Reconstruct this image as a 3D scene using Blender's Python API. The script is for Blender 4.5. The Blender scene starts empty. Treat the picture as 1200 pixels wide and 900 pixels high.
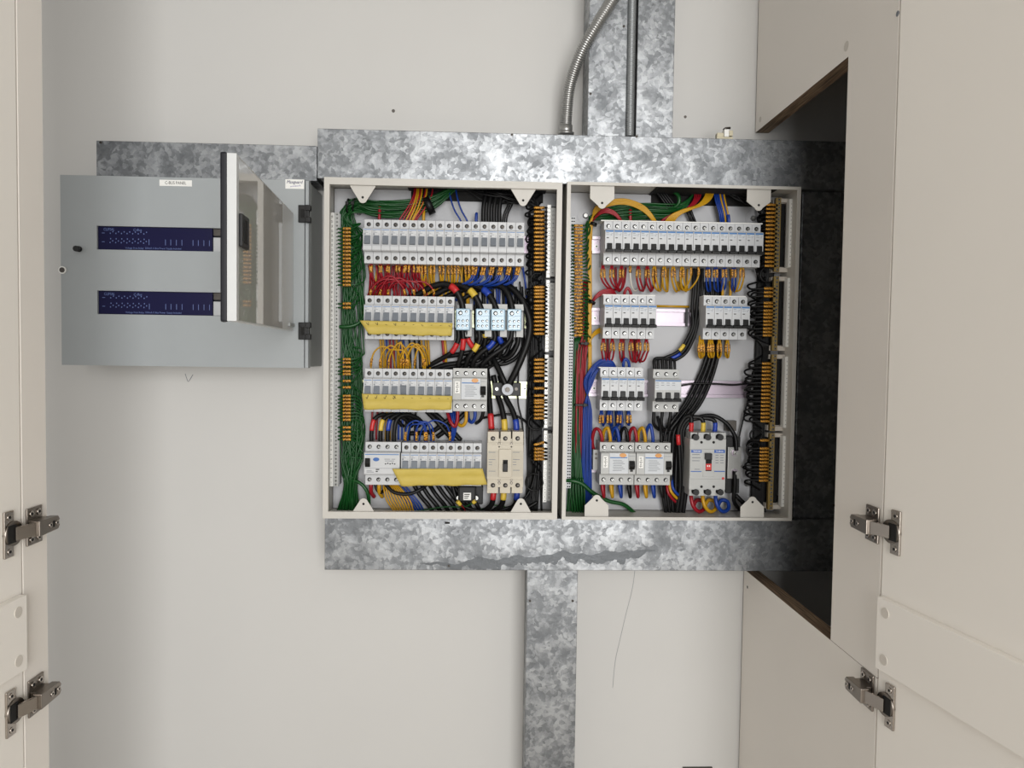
import bpy, bmesh, math, random
from mathutils import Vector, Matrix

# ------------------------------------------------------------------ camera, world, light, exposure
rnd = random.Random(7)
SC = bpy.context.scene
COL = SC.collection
Z0 = 1.5                                   # height of the eye above the floor
YAW, PITCH, ROLL = 0.038198, -0.038432, 0.013908
FPX = 874.9                                # focal length for a 1200 px wide frame
_f = Vector((math.sin(YAW)*math.cos(PITCH), math.cos(YAW)*math.cos(PITCH), math.sin(PITCH)))
_r0 = Vector((math.cos(YAW), -math.sin(YAW), 0)); _u0 = _r0.cross(_f)
_r = _r0*math.cos(ROLL) + _u0*math.sin(ROLL); _u = _u0*math.cos(ROLL) - _r0*math.sin(ROLL)
CAM = Vector((0, -1.586, Z0))
cd = bpy.data.cameras.new('camera'); cam = bpy.data.objects.new('camera', cd); COL.objects.link(cam)
cd.sensor_width = 36; cd.lens = FPX/1200*36; cd.clip_start = 0.02
cam.matrix_world = Matrix(((_r.x, _u.x, -_f.x, CAM.x), (_r.y, _u.y, -_f.y, CAM.y), (_r.z, _u.z, -_f.z, CAM.z), (0, 0, 0, 1)))
SC.camera = cam
w = bpy.data.worlds.new('room_light'); SC.world = w; w.use_nodes = True
w.node_tree.nodes['Background'].inputs[0].default_value = (1.0, 0.985, 0.965, 1)
w.node_tree.nodes['Background'].inputs[1].default_value = 0.38
def area(name, loc, target, sx, sy, power, col):
    ld = bpy.data.lights.new(name, 'AREA'); ld.shape = 'RECTANGLE'; ld.size = sx; ld.size_y = sy
    ld.energy = power; ld.color = col
    o = bpy.data.objects.new(name, ld); COL.objects.link(o); o.location = loc
    o.rotation_euler = (Vector(target) - Vector(loc)).to_track_quat('-Z', 'Y').to_euler()
    return o
area('window_daylight', (0.50, -4.4, 1.66), (0.1, 0, 1.5), 1.7, 2.2, 110, (1.0, 0.99, 0.975))
SC.view_settings.view_transform = 'Standard'; SC.view_settings.look = 'None'
SC.view_settings.gamma = 1; SC.view_settings.exposure = 0.22; SC.view_settings.use_curve_mapping = False

# ------------------------------------------------------------------ helpers
def P(x, y, Y):                            # photo pixel -> point at depth Y
    d = _f + _r*((x-600)/FPX) + _u*((450-y)/FPX)
    return CAM + d*((Y-CAM.y)/d.y)
def WX(x, y, Y): return P(x, y, Y).x
def WZ(x, y, Y): return P(x, y, Y).z
def lin(c):
    return tuple(((v/255)/12.92 if v/255 <= .04045 else ((v/255+.055)/1.055)**2.4) for v in c)
def seq(a, b, n): return [a+(b-a)*i/(n-1) for i in range(n)]

class MB:
    def __init__(s): s.v = []; s.f = []; s.m = []; s.s = []
    def add(s, vs, fs, mat=0, smooth=False):
        k = len(s.v); s.v += [Vector(v) for v in vs]
        for f in fs: s.f.append([i+k for i in f]); s.m.append(mat); s.s.append(smooth)
        return s
    def box(s, x0, x1, y0, y1, z0, z1, mat=0):
        return s.add([(x0,y0,z0),(x1,y0,z0),(x1,y1,z0),(x0,y1,z0),(x0,y0,z1),(x1,y0,z1),(x1,y1,z1),(x0,y1,z1)],
              [(0,3,2,1),(4,5,6,7),(0,1,5,4),(1,2,6,5),(2,3,7,6),(3,0,4,7)], mat)
    def cyl(s, c, axis, r, h, seg=12, mat=0, r2=None, smooth=True, capmat=None):
        c = Vector(c); a = Vector(axis).normalized(); t = a.orthogonal().normalized(); b = a.cross(t)
        if r2 is None: r2 = r
        vs = []
        for k in range(seg):
            q = 2*math.pi*k/seg; d = t*math.cos(q)+b*math.sin(q); vs.append(c+d*r)
        for k in range(seg):
            q = 2*math.pi*k/seg; d = t*math.cos(q)+b*math.sin(q); vs.append(c+d*r2+a*h)
        s.add(vs, [(k,(k+1)%seg,seg+(k+1)%seg,seg+k) for k in range(seg)], mat, smooth)
        n = len(s.v)-2*seg; cm = mat if capmat is None else capmat
        s.f.append([n+k for k in range(seg)][::-1]); s.m.append(cm); s.s.append(False)
        s.f.append([n+seg+k for k in range(seg)]); s.m.append(cm); s.s.append(False)
        return s
    def tube(s, pts, r, seg=6, mat=0, rf=None, t0=None):
        pts = [Vector(p) for p in pts]; n = len(pts); vs = []; prev = None
        for i, p in enumerate(pts):
            d = (pts[min(i+1,n-1)]-pts[max(i-1,0)])
            d = d.normalized() if d.length > 1e-9 else Vector((0,0,1))
            if prev is None: t = d.orthogonal().normalized()
            else:
                t = prev - d*prev.dot(d); t = t.normalized() if t.length > 1e-6 else d.orthogonal().normalized()
            prev = t; b = d.cross(t); rr = r if rf is None else rf(i)
            for k in range(seg):
                q = 2*math.pi*k/seg; vs.append(p+(t*math.cos(q)+b*math.sin(q))*rr)
        fs = [(i*seg+k, i*seg+(k+1)%seg, (i+1)*seg+(k+1)%seg, (i+1)*seg+k) for i in range(n-1) for k in range(seg)]
        s.add(vs, fs, mat, True); b0 = len(s.v)-n*seg
        s.f.append([b0+k for k in range(seg)][::-1]); s.m.append(mat); s.s.append(False)
        s.f.append([b0+(n-1)*seg+k for k in range(seg)]); s.m.append(mat); s.s.append(False)
        return s
    def prism(s, poly, axis, a0, a1, mat=0, sidemat=None):
        n = len(poly)
        f = {'X': lambda p,a: (a,p[0],p[1]), 'Y': lambda p,a: (p[0],a,p[1]), 'Z': lambda p,a: (p[0],p[1],a)}[axis]
        k = len(s.v); s.v += [Vector(f(p,a0)) for p in poly]+[Vector(f(p,a1)) for p in poly]
        s.f.append([k+i for i in range(n)]); s.m.append(mat); s.s.append(False)
        s.f.append([k+n+i for i in range(n)][::-1]); s.m.append(mat); s.s.append(False)
        for i in range(n):
            s.f.append([k+i,k+n+i,k+n+(i+1)%n,k+(i+1)%n]); s.m.append(mat if sidemat is None else sidemat); s.s.append(False)
        return s
    def mesh(s, me, M, mat=0):
        return s.add([M @ v.co for v in me.vertices], [list(p.vertices) for p in me.polygons], mat)
    def xf(s, M, a=0):
        for i in range(a, len(s.v)): s.v[i] = M @ s.v[i]
        return s
    def data(s, name, mats, off=(0,0,0), bevel=0, bang=0.5):
        off = Vector(off); me = bpy.data.meshes.new(name)
        me.from_pydata([v-off for v in s.v], [], s.f)
        for m in mats: me.materials.append(MAT[m])
        me.polygons.foreach_set('material_index', s.m); me.polygons.foreach_set('use_smooth', s.s)
        bm = bmesh.new(); bm.from_mesh(me); bmesh.ops.recalc_face_normals(bm, faces=bm.faces)
        if bevel:
            es = [e for e in bm.edges if len(e.link_faces) == 2 and e.calc_face_angle(0) > bang]
            bmesh.ops.bevel(bm, geom=es, offset=bevel, segments=2, profile=0.6, affect='EDGES', clamp_overlap=True)
        bm.to_mesh(me); bm.free(); me.update(); return me
    def build(s, name, mats, parent=None, loc=None, bevel=0, bang=0.5):
        if isinstance(mats, str): mats = [mats]
        if parent is not None:
            off = Vector((0,0,0)); q = parent
            while q is not None: off += q.location; q = q.parent
        else:
            if loc is None:
                xs = [v.x for v in s.v]; ys = [v.y for v in s.v]; zs = [v.z for v in s.v]
                loc = ((min(xs)+max(xs))/2, (min(ys)+max(ys))/2, min(zs))
            off = Vector(loc)
        o = bpy.data.objects.new(name, s.data(name, mats, off, bevel, bang)); COL.objects.link(o)
        if parent is not None: o.parent = parent
        else: o.location = off
        return o

def tag(o, label=None, cat=None, group=None, kind=None):
    if label: o['label'] = label
    if cat: o['category'] = cat
    if group: o['group'] = group
    if kind: o['kind'] = kind
    return o
def thing(name, loc, label, cat, group=None):
    o = bpy.data.objects.new(name, None); COL.objects.link(o); o.location = loc; o.empty_display_size = 0.02
    return tag(o, label, cat, group)
def inst(name, me, parent, loc=(0,0,0), kind=None):
    o = bpy.data.objects.new(name, me); COL.objects.link(o); o.parent = parent; o.location = loc
    if kind: o['kind'] = kind
    return o
_glyph = {}
def glyph(txt):                            # flat lettering as mesh data, 1 unit high, centred
    if txt not in _glyph:
        c = bpy.data.curves.new('lettering', 'FONT'); c.body = txt; c.align_x = 'CENTER'; c.align_y = 'CENTER'; c.resolution_u = 2
        o = bpy.data.objects.new('lettering', c); COL.objects.link(o)
        _glyph[txt] = bpy.data.meshes.new_from_object(o); bpy.data.objects.remove(o)
    return _glyph[txt]
def letter(mb, txt, size, c, mat=0, rot=0, shear=0, wx=1.0):
    # lettering that faces -Y, centred on c
    M = Matrix.Translation(Vector(c)) @ Matrix.Rotation(math.pi/2, 4, 'X') @ Matrix.Rotation(rot, 4, 'Z') @ Matrix(((size*wx, shear*size, 0, 0), (0, size, 0, 0), (0, 0, 1, 0), (0, 0, 0, 1)))
    return mb.mesh(glyph(txt), M, mat)
def smooth_path(pts, n=5):
    pts = [Vector(p) for p in pts]
    if len(pts) < 3: return [pts[0].lerp(pts[-1], i/n) for i in range(n+1)]
    out = []
    for i in range(len(pts)-1):
        p0 = pts[max(i-1,0)]; p1 = pts[i]; p2 = pts[i+1]; p3 = pts[min(i+2,len(pts)-1)]
        for k in range(n):
            t = k/n
            out.append(0.5*((2*p1)+(p2-p0)*t+(2*p0-5*p1+4*p2-p3)*t*t+(3*p1-p0-3*p2+p3)*t**3))
    out.append(pts[-1]); return out

# ------------------------------------------------------------------ materials
MAT = {}
def mat(name, rgb, rough=0.5, metal=0.0, vary=0.06, vscale=40, bump=0.0, bscale=300, rgb2=None, spec=0.5):
    m = bpy.data.materials.new(name); m.use_nodes = True; nt = m.node_tree; b = nt.nodes['Principled BSDF']
    c = lin(rgb); c2 = lin(rgb2) if rgb2 else tuple(v*(1-vary*2) for v in c)
    tc = nt.nodes.new('ShaderNodeTexCoord'); no = nt.nodes.new('ShaderNodeTexNoise'); no.inputs['Scale'].default_value = vscale
    no.inputs['Detail'].default_value = 3
    nt.links.new(tc.outputs['Object'], no.inputs['Vector'])
    mx = nt.nodes.new('ShaderNodeMix'); mx.data_type = 'RGBA'
    mx.inputs['A'].default_value = (*c, 1); mx.inputs['B'].default_value = (*c2, 1)
    nt.links.new(no.outputs['Fac'], mx.inputs['Factor']); nt.links.new(mx.outputs['Result'], b.inputs['Base Color'])
    b.inputs['Roughness'].default_value = rough; b.inputs['Metallic'].default_value = metal
    b.inputs['Specular IOR Level'].default_value = spec
    if bump:
        n2 = nt.nodes.new('ShaderNodeTexNoise'); n2.inputs['Scale'].default_value = bscale; n2.inputs['Detail'].default_value = 2
        nt.links.new(tc.outputs['Object'], n2.inputs['Vector'])
        bp = nt.nodes.new('ShaderNodeBump'); bp.inputs['Strength'].default_value = bump; bp.inputs['Distance'].default_value = 0.001
        nt.links.new(n2.outputs['Fac'], bp.inputs['Height']); nt.links.new(bp.outputs['Normal'], b.inputs['Normal'])
    MAT[name] = m; return m
mat('wall_paint', (203,202,199), 0.42, vary=0.03, vscale=3, bump=0.12, bscale=60)
mat('panel_melamine', (245,239,231), 0.45, vary=0.03, vscale=5, bump=0.06, bscale=400)
mat('door_melamine', (246,241,233), 0.42, vary=0.02, vscale=5, bump=0.06, bscale=400)
mat('cap_plastic', (216,209,199), 0.5)
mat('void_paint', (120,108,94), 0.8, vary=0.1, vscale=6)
mat('room_floor', (176,166,152), 0.5, vary=0.1)
mat('enclosure_coat', (197,194,187), 0.4, vary=0.02, bump=0.08, bscale=900)
mat('plate_coat', (182,183,186), 0.45, vary=0.02)
mat('grey_coat', (160,165,167), 0.32, vary=0.02, bump=0.06, bscale=900)
mat('grey_coat_side', (150,154,153), 0.4, vary=0.02)
mat('breaker_white', (195,197,199), 0.38, vary=0.01)
mat('breaker_grey', (176,177,175), 0.4, vary=0.02)
mat('breaker_cream', (192,184,166), 0.42, vary=0.03)
mat('cream_inset', (186,179,163), 0.5, vary=0.03)
mat('toggle_grey', (118,124,132), 0.42, vary=0.04)
mat('black_plastic', (18,18,19), 0.45, vary=0.1, spec=0.35)
mat('dark_hole', (14,13,12), 0.8)
mat('screw_steel', (168,168,165), 0.32, 0.9, vary=0.1)
mat('dark_steel', (92,88,84), 0.4, 0.8, vary=0.1)
mat('hinge_nickel', (142,134,126), 0.3, 1.0, vary=0.06)
mat('hinge_bright', (184,176,168), 0.25, 1.0, vary=0.04)
mat('zinc_rail', (168,166,170), 0.36, 0.85, rgb2=(140,120,138), vscale=9)
mat('zinc_washer', (150,152,156), 0.5, 0.7)
mat('zinc_rail_yellow', (176,180,122), 0.33, 0.8, rgb2=(168,172,160), vscale=25)
mat('brass', (176,150,92), 0.4, 0.6, vary=0.1)
mat('red_pvc', (150,18,34), 0.4, vary=0.06)
mat('yellow_pvc', (196,148,20), 0.4, vary=0.06)
mat('blue_pvc', (16,58,144), 0.4, vary=0.06)
mat('green_pvc', (10,76,26), 0.4, vary=0.08)
mat('black_pvc', (14,14,15), 0.45, vary=0.1, spec=0.3)
mat('white_pvc', (220,216,206), 0.4)
mat('red_tape', (196,40,44), 0.35); mat('yellow_tape', (222,190,70), 0.4); mat('blue_tape', (28,62,164), 0.35)
mat('masking_tape', (200,178,84), 0.6, vary=0.06, vscale=70, bump=0.25, bscale=120)
mat('ink', (30,28,26), 0.7); mat('ink_grey', (128,132,138), 0.6); mat('ink_blue', (62,118,178), 0.5)
mat('ink_light', (104,122,176), 0.5); mat('ink_purple', (92,70,160), 0.5); mat('ink_navy', (36,36,92), 0.5)
mat('label_white', (240,240,236), 0.45); mat('label_grey', (202,206,210), 0.45)
mat('label_navy', (9,8,56), 0.4, vary=0.05, spec=0.25); mat('cover_blue', (172,202,222), 0.15, vary=0.12, vscale=120)
mat('orange_button', (206,138,48), 0.35); mat('blue_button', (44,98,170), 0.35); mat('red_button', (190,34,34), 0.4)
mat('red_flag', (206,36,30), 0.4); mat('mccb_blue', (44,92,172), 0.4)
mat('clear_grey', (188,190,192), 0.2, vary=0.04)
mat('old_plastic', (206,198,172), 0.5, vary=0.1)
mat('gasket', (24,25,32), 0.5, spec=0.3)  # also blackens the window door's outer edge, standing for its shadow
mat('frame_pale', (206,208,208), 0.4, vary=0.02)

def galvanised(name, seed, stain=None, dim=1.0):
    m = bpy.data.materials.new(name); m.use_nodes = True; nt = m.node_tree; b = nt.nodes['Principled BSDF']; N = nt.nodes.new; L = nt.links.new
    tc = N('ShaderNodeTexCoord'); mp = N('ShaderNodeMapping'); mp.inputs['Location'].default_value = (seed*3.1, seed*1.7, seed*.9)
    L(tc.outputs['Object'], mp.inputs['Vector'])
    n1 = N('ShaderNodeTexNoise'); n1.inputs['Scale'].default_value = 24; n1.inputs['Detail'].default_value = 7; n1.inputs['Roughness'].default_value = 0.62; n1.inputs['Distortion'].default_value = 0.25
    L(mp.outputs['Vector'], n1.inputs['Vector'])
    n0 = N('ShaderNodeTexNoise'); n0.inputs['Scale'].default_value = 6; n0.inputs['Detail'].default_value = 2; L(mp.outputs['Vector'], n0.inputs['Vector'])
    ad = N('ShaderNodeMix'); ad.data_type = 'VECTOR'; ad.inputs['Factor'].default_value = 0.03
    L(mp.outputs['Vector'], ad.inputs['A']); L(n1.outputs['Color'], ad.inputs['B'])
    v = N('ShaderNodeTexVoronoi'); v.inputs['Scale'].default_value = 135; L(ad.outputs['Result'], v.inputs['Vector'])
    sep = N('ShaderNodeSeparateColor'); L(v.outputs['Color'], sep.inputs['Color'])
    mm = N('ShaderNodeMath'); mm.operation = 'MULTIPLY_ADD'; L(sep.outputs['Red'], mm.inputs[0]); mm.inputs[1].default_value = 0.26; L(n1.outputs['Fac'], mm.inputs[2])
    m2 = N('ShaderNodeMath'); m2.operation = 'MULTIPLY_ADD'; L(n0.outputs['Fac'], m2.inputs[0]); m2.inputs[1].default_value = 0.30; L(mm.outputs[0], m2.inputs[2])
    cr = N('ShaderNodeValToRGB'); e = cr.color_ramp.elements
    e[0].position = 0.54; e[0].color = (*[x*dim for x in lin((108,111,114))], 1); e[1].position = 0.98; e[1].color = (*[x*dim for x in lin((168,171,174))], 1)
    k_ = e.new(0.72); k_.color = (*lin((124,127,130)), 1)
    k_ = e.new(0.80); k_.color = (*lin((143,146,149)), 1)
    L(m2.outputs[0], cr.inputs['Fac'])
    out = cr.outputs['Color']
    rr = N('ShaderNodeMapRange'); rr.inputs['From Min'].default_value = 0.5; rr.inputs['From Max'].default_value = 0.9
    rr.inputs['To Min'].default_value = 0.47; rr.inputs['To Max'].default_value = 0.36; L(m2.outputs[0], rr.inputs['Value'])
    if stain:
        # old water line along the lower lip of the lid: a wavy-edged darker film
        sx = N('ShaderNodeSeparateXYZ'); L(tc.outputs['Object'], sx.inputs[0])
        cx = N('ShaderNodeCombineXYZ'); L(sx.outputs['X'], cx.inputs['X'])
        wn = N('ShaderNodeTexNoise'); wn.inputs['Scale'].default_value = 9; wn.inputs['Detail'].default_value = 4; L(cx.outputs[0], wn.inputs['Vector'])
        def mth(op, a, b_):
            k = N('ShaderNodeMath'); k.operation = op
            for j, q in enumerate((a, b_)):
                if isinstance(q, (int, float)): k.inputs[j].default_value = q
                else: L(q, k.inputs[j])
            return k.outputs[0]
        wn.inputs['Scale'].default_value = 14; wn.inputs['Detail'].default_value = 5
        top = mth('ADD', mth('MULTIPLY', mth('ADD', sx.outputs['X'], 0.44), 0.062), mth('ADD', mth('MULTIPLY', wn.outputs['Fac'], 0.055), stain))
        def clampd(a, k0, k1):
            q = N('ShaderNodeMapRange'); q.inputs['From Min'].default_value = k0; q.inputs['From Max'].default_value = k1; L(a, q.inputs['Value']); return q.outputs['Result']
        wn2 = N('ShaderNodeTexNoise'); wn2.inputs['Scale'].default_value = 40; wn2.inputs['Detail'].default_value = 4; L(tc.outputs['Object'], wn2.inputs['Vector'])
        thick = mth('MULTIPLY', mth('MULTIPLY', clampd(sx.outputs['X'], -0.46, -0.34), clampd(sx.outputs['X'], 0.03, -0.05)), mth('MULTIPLY', mth('ADD', wn2.outputs['Fac'], -0.15), 0.058))
        low = mth('SUBTRACT', top, thick)
        inside = mth('MULTIPLY', mth('GREATER_THAN', top, sx.outputs['Z']), mth('GREATER_THAN', sx.outputs['Z'], low))
        rng = mth('MULTIPLY', mth('GREATER_THAN', sx.outputs['X'], -0.46), mth('LESS_THAN', sx.outputs['X'], 0.015))
        msk = mth('MULTIPLY', inside, rng)
        mx = N('ShaderNodeMix'); mx.data_type = 'RGBA'; L(msk, mx.inputs['Factor']); L(out, mx.inputs['A'])
        mx.inputs['B'].default_value = (*lin((96,99,102)), 1); out = mx.outputs['Result']
    L(out, b.inputs['Base Color']); L(rr.outputs['Result'], b.inputs['Roughness']); b.inputs['Metallic'].default_value = 0.85
    bp = N('ShaderNodeBump'); bp.inputs['Strength'].default_value = 0.55; bp.inputs['Distance'].default_value = 0.0012
    L(m2.outputs[0], bp.inputs['Height']); L(bp.outputs['Normal'], b.inputs['Normal'])
    MAT[name] = m
for i in range(6): galvanised('galvanised_%d' % i, i+1)
galvanised('galvanised_stained', 9, stain=-0.012)

def marker_mat():
    m = bpy.data.materials.new('wire_marker'); m.use_nodes = True; nt = m.node_tree; b = nt.nodes['Principled BSDF']
    tc = nt.nodes.new('ShaderNodeTexCoord'); no = nt.nodes.new('ShaderNodeTexNoise'); no.inputs['Scale'].default_value = 420; no.inputs['Detail'].default_value = 1
    nt.links.new(tc.outputs['Object'], no.inputs['Vector'])
    cr = nt.nodes.new('ShaderNodeValToRGB'); cr.color_ramp.elements[0].position = 0.44; cr.color_ramp.elements[1].position = 0.54
    cr.color_ramp.elements[0].color = (*lin((92,56,16)), 1); cr.color_ramp.elements[1].color = (*lin((222,160,52)), 1)
    nt.links.new(no.outputs['Fac'], cr.inputs['Fac']); nt.links.new(cr.outputs['Color'], b.inputs['Base Color']); b.inputs['Roughness'].default_value = 0.45
    MAT['wire_marker'] = m
marker_mat()
def ply_mat():
    m = bpy.data.materials.new('plywood_edge'); m.use_nodes = True; nt = m.node_tree; b = nt.nodes['Principled BSDF']
    tc = nt.nodes.new('ShaderNodeTexCoord'); mp = nt.nodes.new('ShaderNodeMapping'); mp.inputs['Scale'].default_value = (330, 14, 14)
    nt.links.new(tc.outputs['Object'], mp.inputs['Vector'])
    no = nt.nodes.new('ShaderNodeTexNoise'); no.inputs['Scale'].default_value = 1.0; no.inputs['Detail'].default_value = 3
    nt.links.new(mp.outputs['Vector'], no.inputs['Vector'])
    cr = nt.nodes.new('ShaderNodeValToRGB'); cr.color_ramp.elements[0].position = 0.35; cr.color_ramp.elements[1].position = 0.66
    cr.color_ramp.elements[0].color = (*lin((84,66,50)), 1); cr.color_ramp.elements[1].color = (*lin((168,142,114)), 1)
    nt.links.new(no.outputs['Fac'], cr.inputs['Fac']); nt.links.new(cr.outputs['Color'], b.inputs['Base Color']); b.inputs['Roughness'].default_value = 0.7
    MAT['plywood_edge'] = m
ply_mat()
def glass_mat():
    m = bpy.data.materials.new('smoked_glazing'); m.use_nodes = True; b = m.node_tree.nodes['Principled BSDF']
    b.inputs['Base Color'].default_value = (*lin((206,204,199)), 1); b.inputs['Roughness'].default_value = 0.02
    b.inputs['Transmission Weight'].default_value = 0.3; b.inputs['IOR'].default_value = 1.5
    MAT['smoked_glazing'] = m
glass_mat()

# ------------------------------------------------------------------ the setting
XR, YF, YN, ZNT, ZNB = 0.5693, -0.5524, -0.409, Z0+0.4786, Z0-0.4555
XL = -0.625
mb = MB(); mb.box(-1.6, 1.5, 0, 0.02, 0, 2.75); wall = tag(mb.build('wall_back', 'wall_paint'), kind='structure')
tag(MB().box(-1.6, 2.2, -6, 0, -0.02, 0).build('floor', 'room_floor'), kind='structure')
tag(MB().box(-1.6, 2.2, -6, 0, 2.7, 2.72).build('ceiling', 'wall_paint'), kind='structure')  # out of view; added to keep world light from above out of the recess
# marks on the wall
for x, y, r in ((461,130,.0035), (803,137,.003)):
    p = P(x, y, 0); MB().cyl((p.x, 0.0005, p.z), (0,-1,0), r, 0.0015, 10).build('screw_hole', 'dark_steel', wall)
pts = [P(x, y, -0.0003) for x, y in ((744,668),(741,690),(733,722),(726,752),(721,775),(718,806))]
MB().tube(smooth_path(pts), 0.00045, 4).build('pencil_line', 'ink_grey', wall)
pts = [P(x, y, -0.0003) for x, y in ((217,438),(219,444),(221,447),(226,439))]
MB().tube(smooth_path(pts), 0.0006, 4).build('pencil_tick', 'ink_grey', wall)
# side panel of the cupboard with the notch that lets the switchboard through
T = 0.028; YB = -0.005
mb = MB()
poly = [(YB,2.7),(YF,2.7),(YF,ZNB+.0004),(YN,ZNB+.0004),(YN,ZNT),(YB,ZNT)]
mb.prism(poly, 'X', XR, XR+T, 0, 1); mb.m[3] = 0
wr = tag(mb.build('wall_right', ['panel_melamine','plywood_edge']), kind='structure')
mb = MB(); mb.prism([(YB,ZNB-.0004),(YF,ZNB-.0004),(YF,0.005),(YB,0.005)], 'X', XR, XR+T, 0, 1); mb.m[3] = 0
mb.build('lower_board', ['panel_melamine','plywood_edge'], wr)
def PXp(x, y, X):
    d = _f + _r*((x-600)/FPX) + _u*((450-y)/FPX); return CAM + d*((X-CAM.x)/d.x)
for x, y, r in ((992,54,.008), (891,140,.006)):
    p = PXp(x, y, XR); MB().cyl((XR+.001, p.y, p.z), (-1,0,0), r, 0.0013, 14).build('screw_cap', 'cap_plastic', wr)
p = PXp(876, 688, XR); MB().cyl((XR+.0005, p.y, p.z), (-1,0,0), .003, 0.001, 8).build('screw_hole', 'ink', wr)
p = PXp(1052, 16, XR); MB().cyl((XR+.0005, p.y, p.z), (-1,0,0), .004, 0.001, 8).build('screw_hole', 'ink_grey', wr)
# unseen walls added behind the notch to keep the neighbouring cupboard dark
tag(MB().box(1.05, 1.07, YF, 0, 0.005, 2.7).build('void_blocker_side', 'void_paint'), kind='structure')
tag(MB().box(XR+T, 1.05, YF-.02, YF, 0.005, 2.7).build('void_blocker_front', 'void_paint'), kind='structure')
# narrow stile on the other side
tag(MB().box(XL-.02, XL, YF, -0.4965, 0.005, 2.7).build('trim_1', 'panel_melamine'), kind='structure')
p = P(820, 899.5, -0.004); tag(MB().box(WX(803,890,-.02), WX(838,890,-.02), -0.004, 0, p.z-.02, p.z).build('baseboard_back', 'dark_steel'), kind='structure')

def make_door(name, px, ang, sgn, label):
    # door leaf hung at px; local s runs away from the hinge, n points into the view
    d = Vector((sgn*math.sin(ang), -math.cos(ang), 0)); n = Vector((-sgn*math.cos(ang), -math.sin(ang), 0)); o = Vector((px, YF-.0036, 0))
    M = Matrix(((d.x, n.x, 0, o.x), (d.y, n.y, 0, o.y), (0,0,1,0), (0,0,0,1)))
    door = tag(MB().box(0, .46, -.018, 0, 0.02, 2.65).xf(M).build(name, 'door_melamine', loc=(o.x,o.y,0.02), bevel=.0008), kind='structure')
    z1, z0 = Z0-.333, Z0-.435
    bt = MB().box(.006, .46, 0, .011, z0, z1).xf(M).build('batten', 'door_melamine', door, bevel=.0012)
    for zz in (z1-.018, z0+.018):
        MB().cyl((.024, .0105, zz), (0,1,0), .0075, .0012, 14).xf(M).build('screw_cap', 'cap_plastic', bt)
    return M
M2 = make_door('door_2', XR, math.radians(9), 1, '')
M1 = make_door('door_1', XL, math.radians(3), -1, '')

def hinge(side, zc, M, label):
    # side +1: on the notched panel (faces -X); -1: on the stile (faces +X)
    X = XR if side > 0 else XL; s = -side
    root = thing('cabinet_hinge', (X, -.53, zc-.03), label, 'hinge')
    def bx(mb, a0, a1, y0, y1, z0, z1, m=0): return mb.box(X+s*min(a0,a1) if s>0 else X-max(a0,a1), X+max(a0,a1) if s>0 else X-min(a0,a1), y0, y1, z0, z1, m)
    pl = bx(MB(), 0.0002, .0032, -.547, -.512, zc-.026, zc+.026).build('mounting_plate', 'hinge_nickel', root, bevel=.0014)
    for yy in (-.538, -.521):
        for zz in (zc-.018, zc+.018):
            MB().cyl((X+s*.003, yy, zz), (s,0,0), .0045, .0016, 12).cyl((X+s*.0045, yy, zz), (s,0,0), .0022, .0004, 8, 1).build('screw', ['hinge_bright','dark_hole'], pl)
    bx(MB(), .003, .014, -.545, -.514, zc-.010, zc+.010).build('pedestal', 'hinge_nickel', root, bevel=.001)
    # tapered arm with two screws and a slot
    mb = MB(); a0, a1 = .011, .023
    poly = [(-.553,-.0105),(-.508,-.0095),(-.504,-.004),(-.508,.0),(-.504,.004),(-.508,.0095),(-.553,.0105)]
    mb.prism([(y, zc+z) for y, z in poly], 'X', X+s*a0, X+s*a1)
    arm = mb.build('arm', 'hinge_nickel', root, bevel=.0009)
    for yy, rr in ((-.5115,.0036), (-.5275,.0036)):
        MB().cyl((X+s*(a1-.0006), yy, zc), (s,0,0), rr, .0016, 14).cyl((X+s*(a1+.0008), yy, zc), (s,0,0), rr*.5, .0003, 6, 1).build('adjusting_screw', ['hinge_bright','dark_hole'], arm)
    bx(MB(), a1-.001, a1+.0003, -.5215, -.5175, zc-.0045, zc+.0045).build('slot', 'dark_hole', arm)
    # cup plate on the door, link between
    cp = MB().box(.019, .037, .0003, .0036, zc-.031, zc+.031)
    cpo = cp.xf(M).build('cup_plate', 'hinge_bright', root, bevel=.0012)
    for zz in (zc-.023, zc+.023):
        MB().cyl((.028, .0033, zz), (0,1,0), .0042, .0012, 12).cyl((.028,.0044,zz), (0,1,0), .002, .0004, 8, 1).xf(M).build('screw', ['hinge_bright','dark_hole'], cpo)
    MB().cyl((.0205, .0003, zc), (0,1,0), .0165, .0050, 24).box(.018, .033, .0046, .0060, zc-.012, zc+.012, 1).xf(M).build('hinge_cup', ['hinge_nickel','dark_hole'], root)
    q0 = M @ Vector((.024, .008, 0)); q1 = Vector((X+s*.017, -.551, 0))
    mb = MB(); t = (q1-q0).normalized(); nn = Vector((-t.y, t.x, 0))*.002
    for q in (q0, q1): mb.v += [Vector((q.x+k*nn.x, q.y+k*nn.y, zc+h)) for k in (-1,1) for h in (-.009,.009)]
    for f in ((0,1,3,2),(4,6,7,5),(0,4,5,1),(2,3,7,6),(0,2,6,4),(1,5,7,3)): mb.f.append(list(f)); mb.m.append(0); mb.s.append(False)
    mb.build('link', 'hinge_bright', root, bevel=.0006)
hinge(1, Z0-.2375, M2, 'nickel hinge above the batten, on the notched side panel')
hinge(1, Z0-.482, M2, 'nickel hinge below the batten, on the notched side panel')
hinge(-1, Z0-.246, M1, 'nickel hinge above the batten, on the narrow stile')
hinge(-1, Z0-.486, M1, 'nickel hinge below the batten, on the narrow stile')

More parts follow.
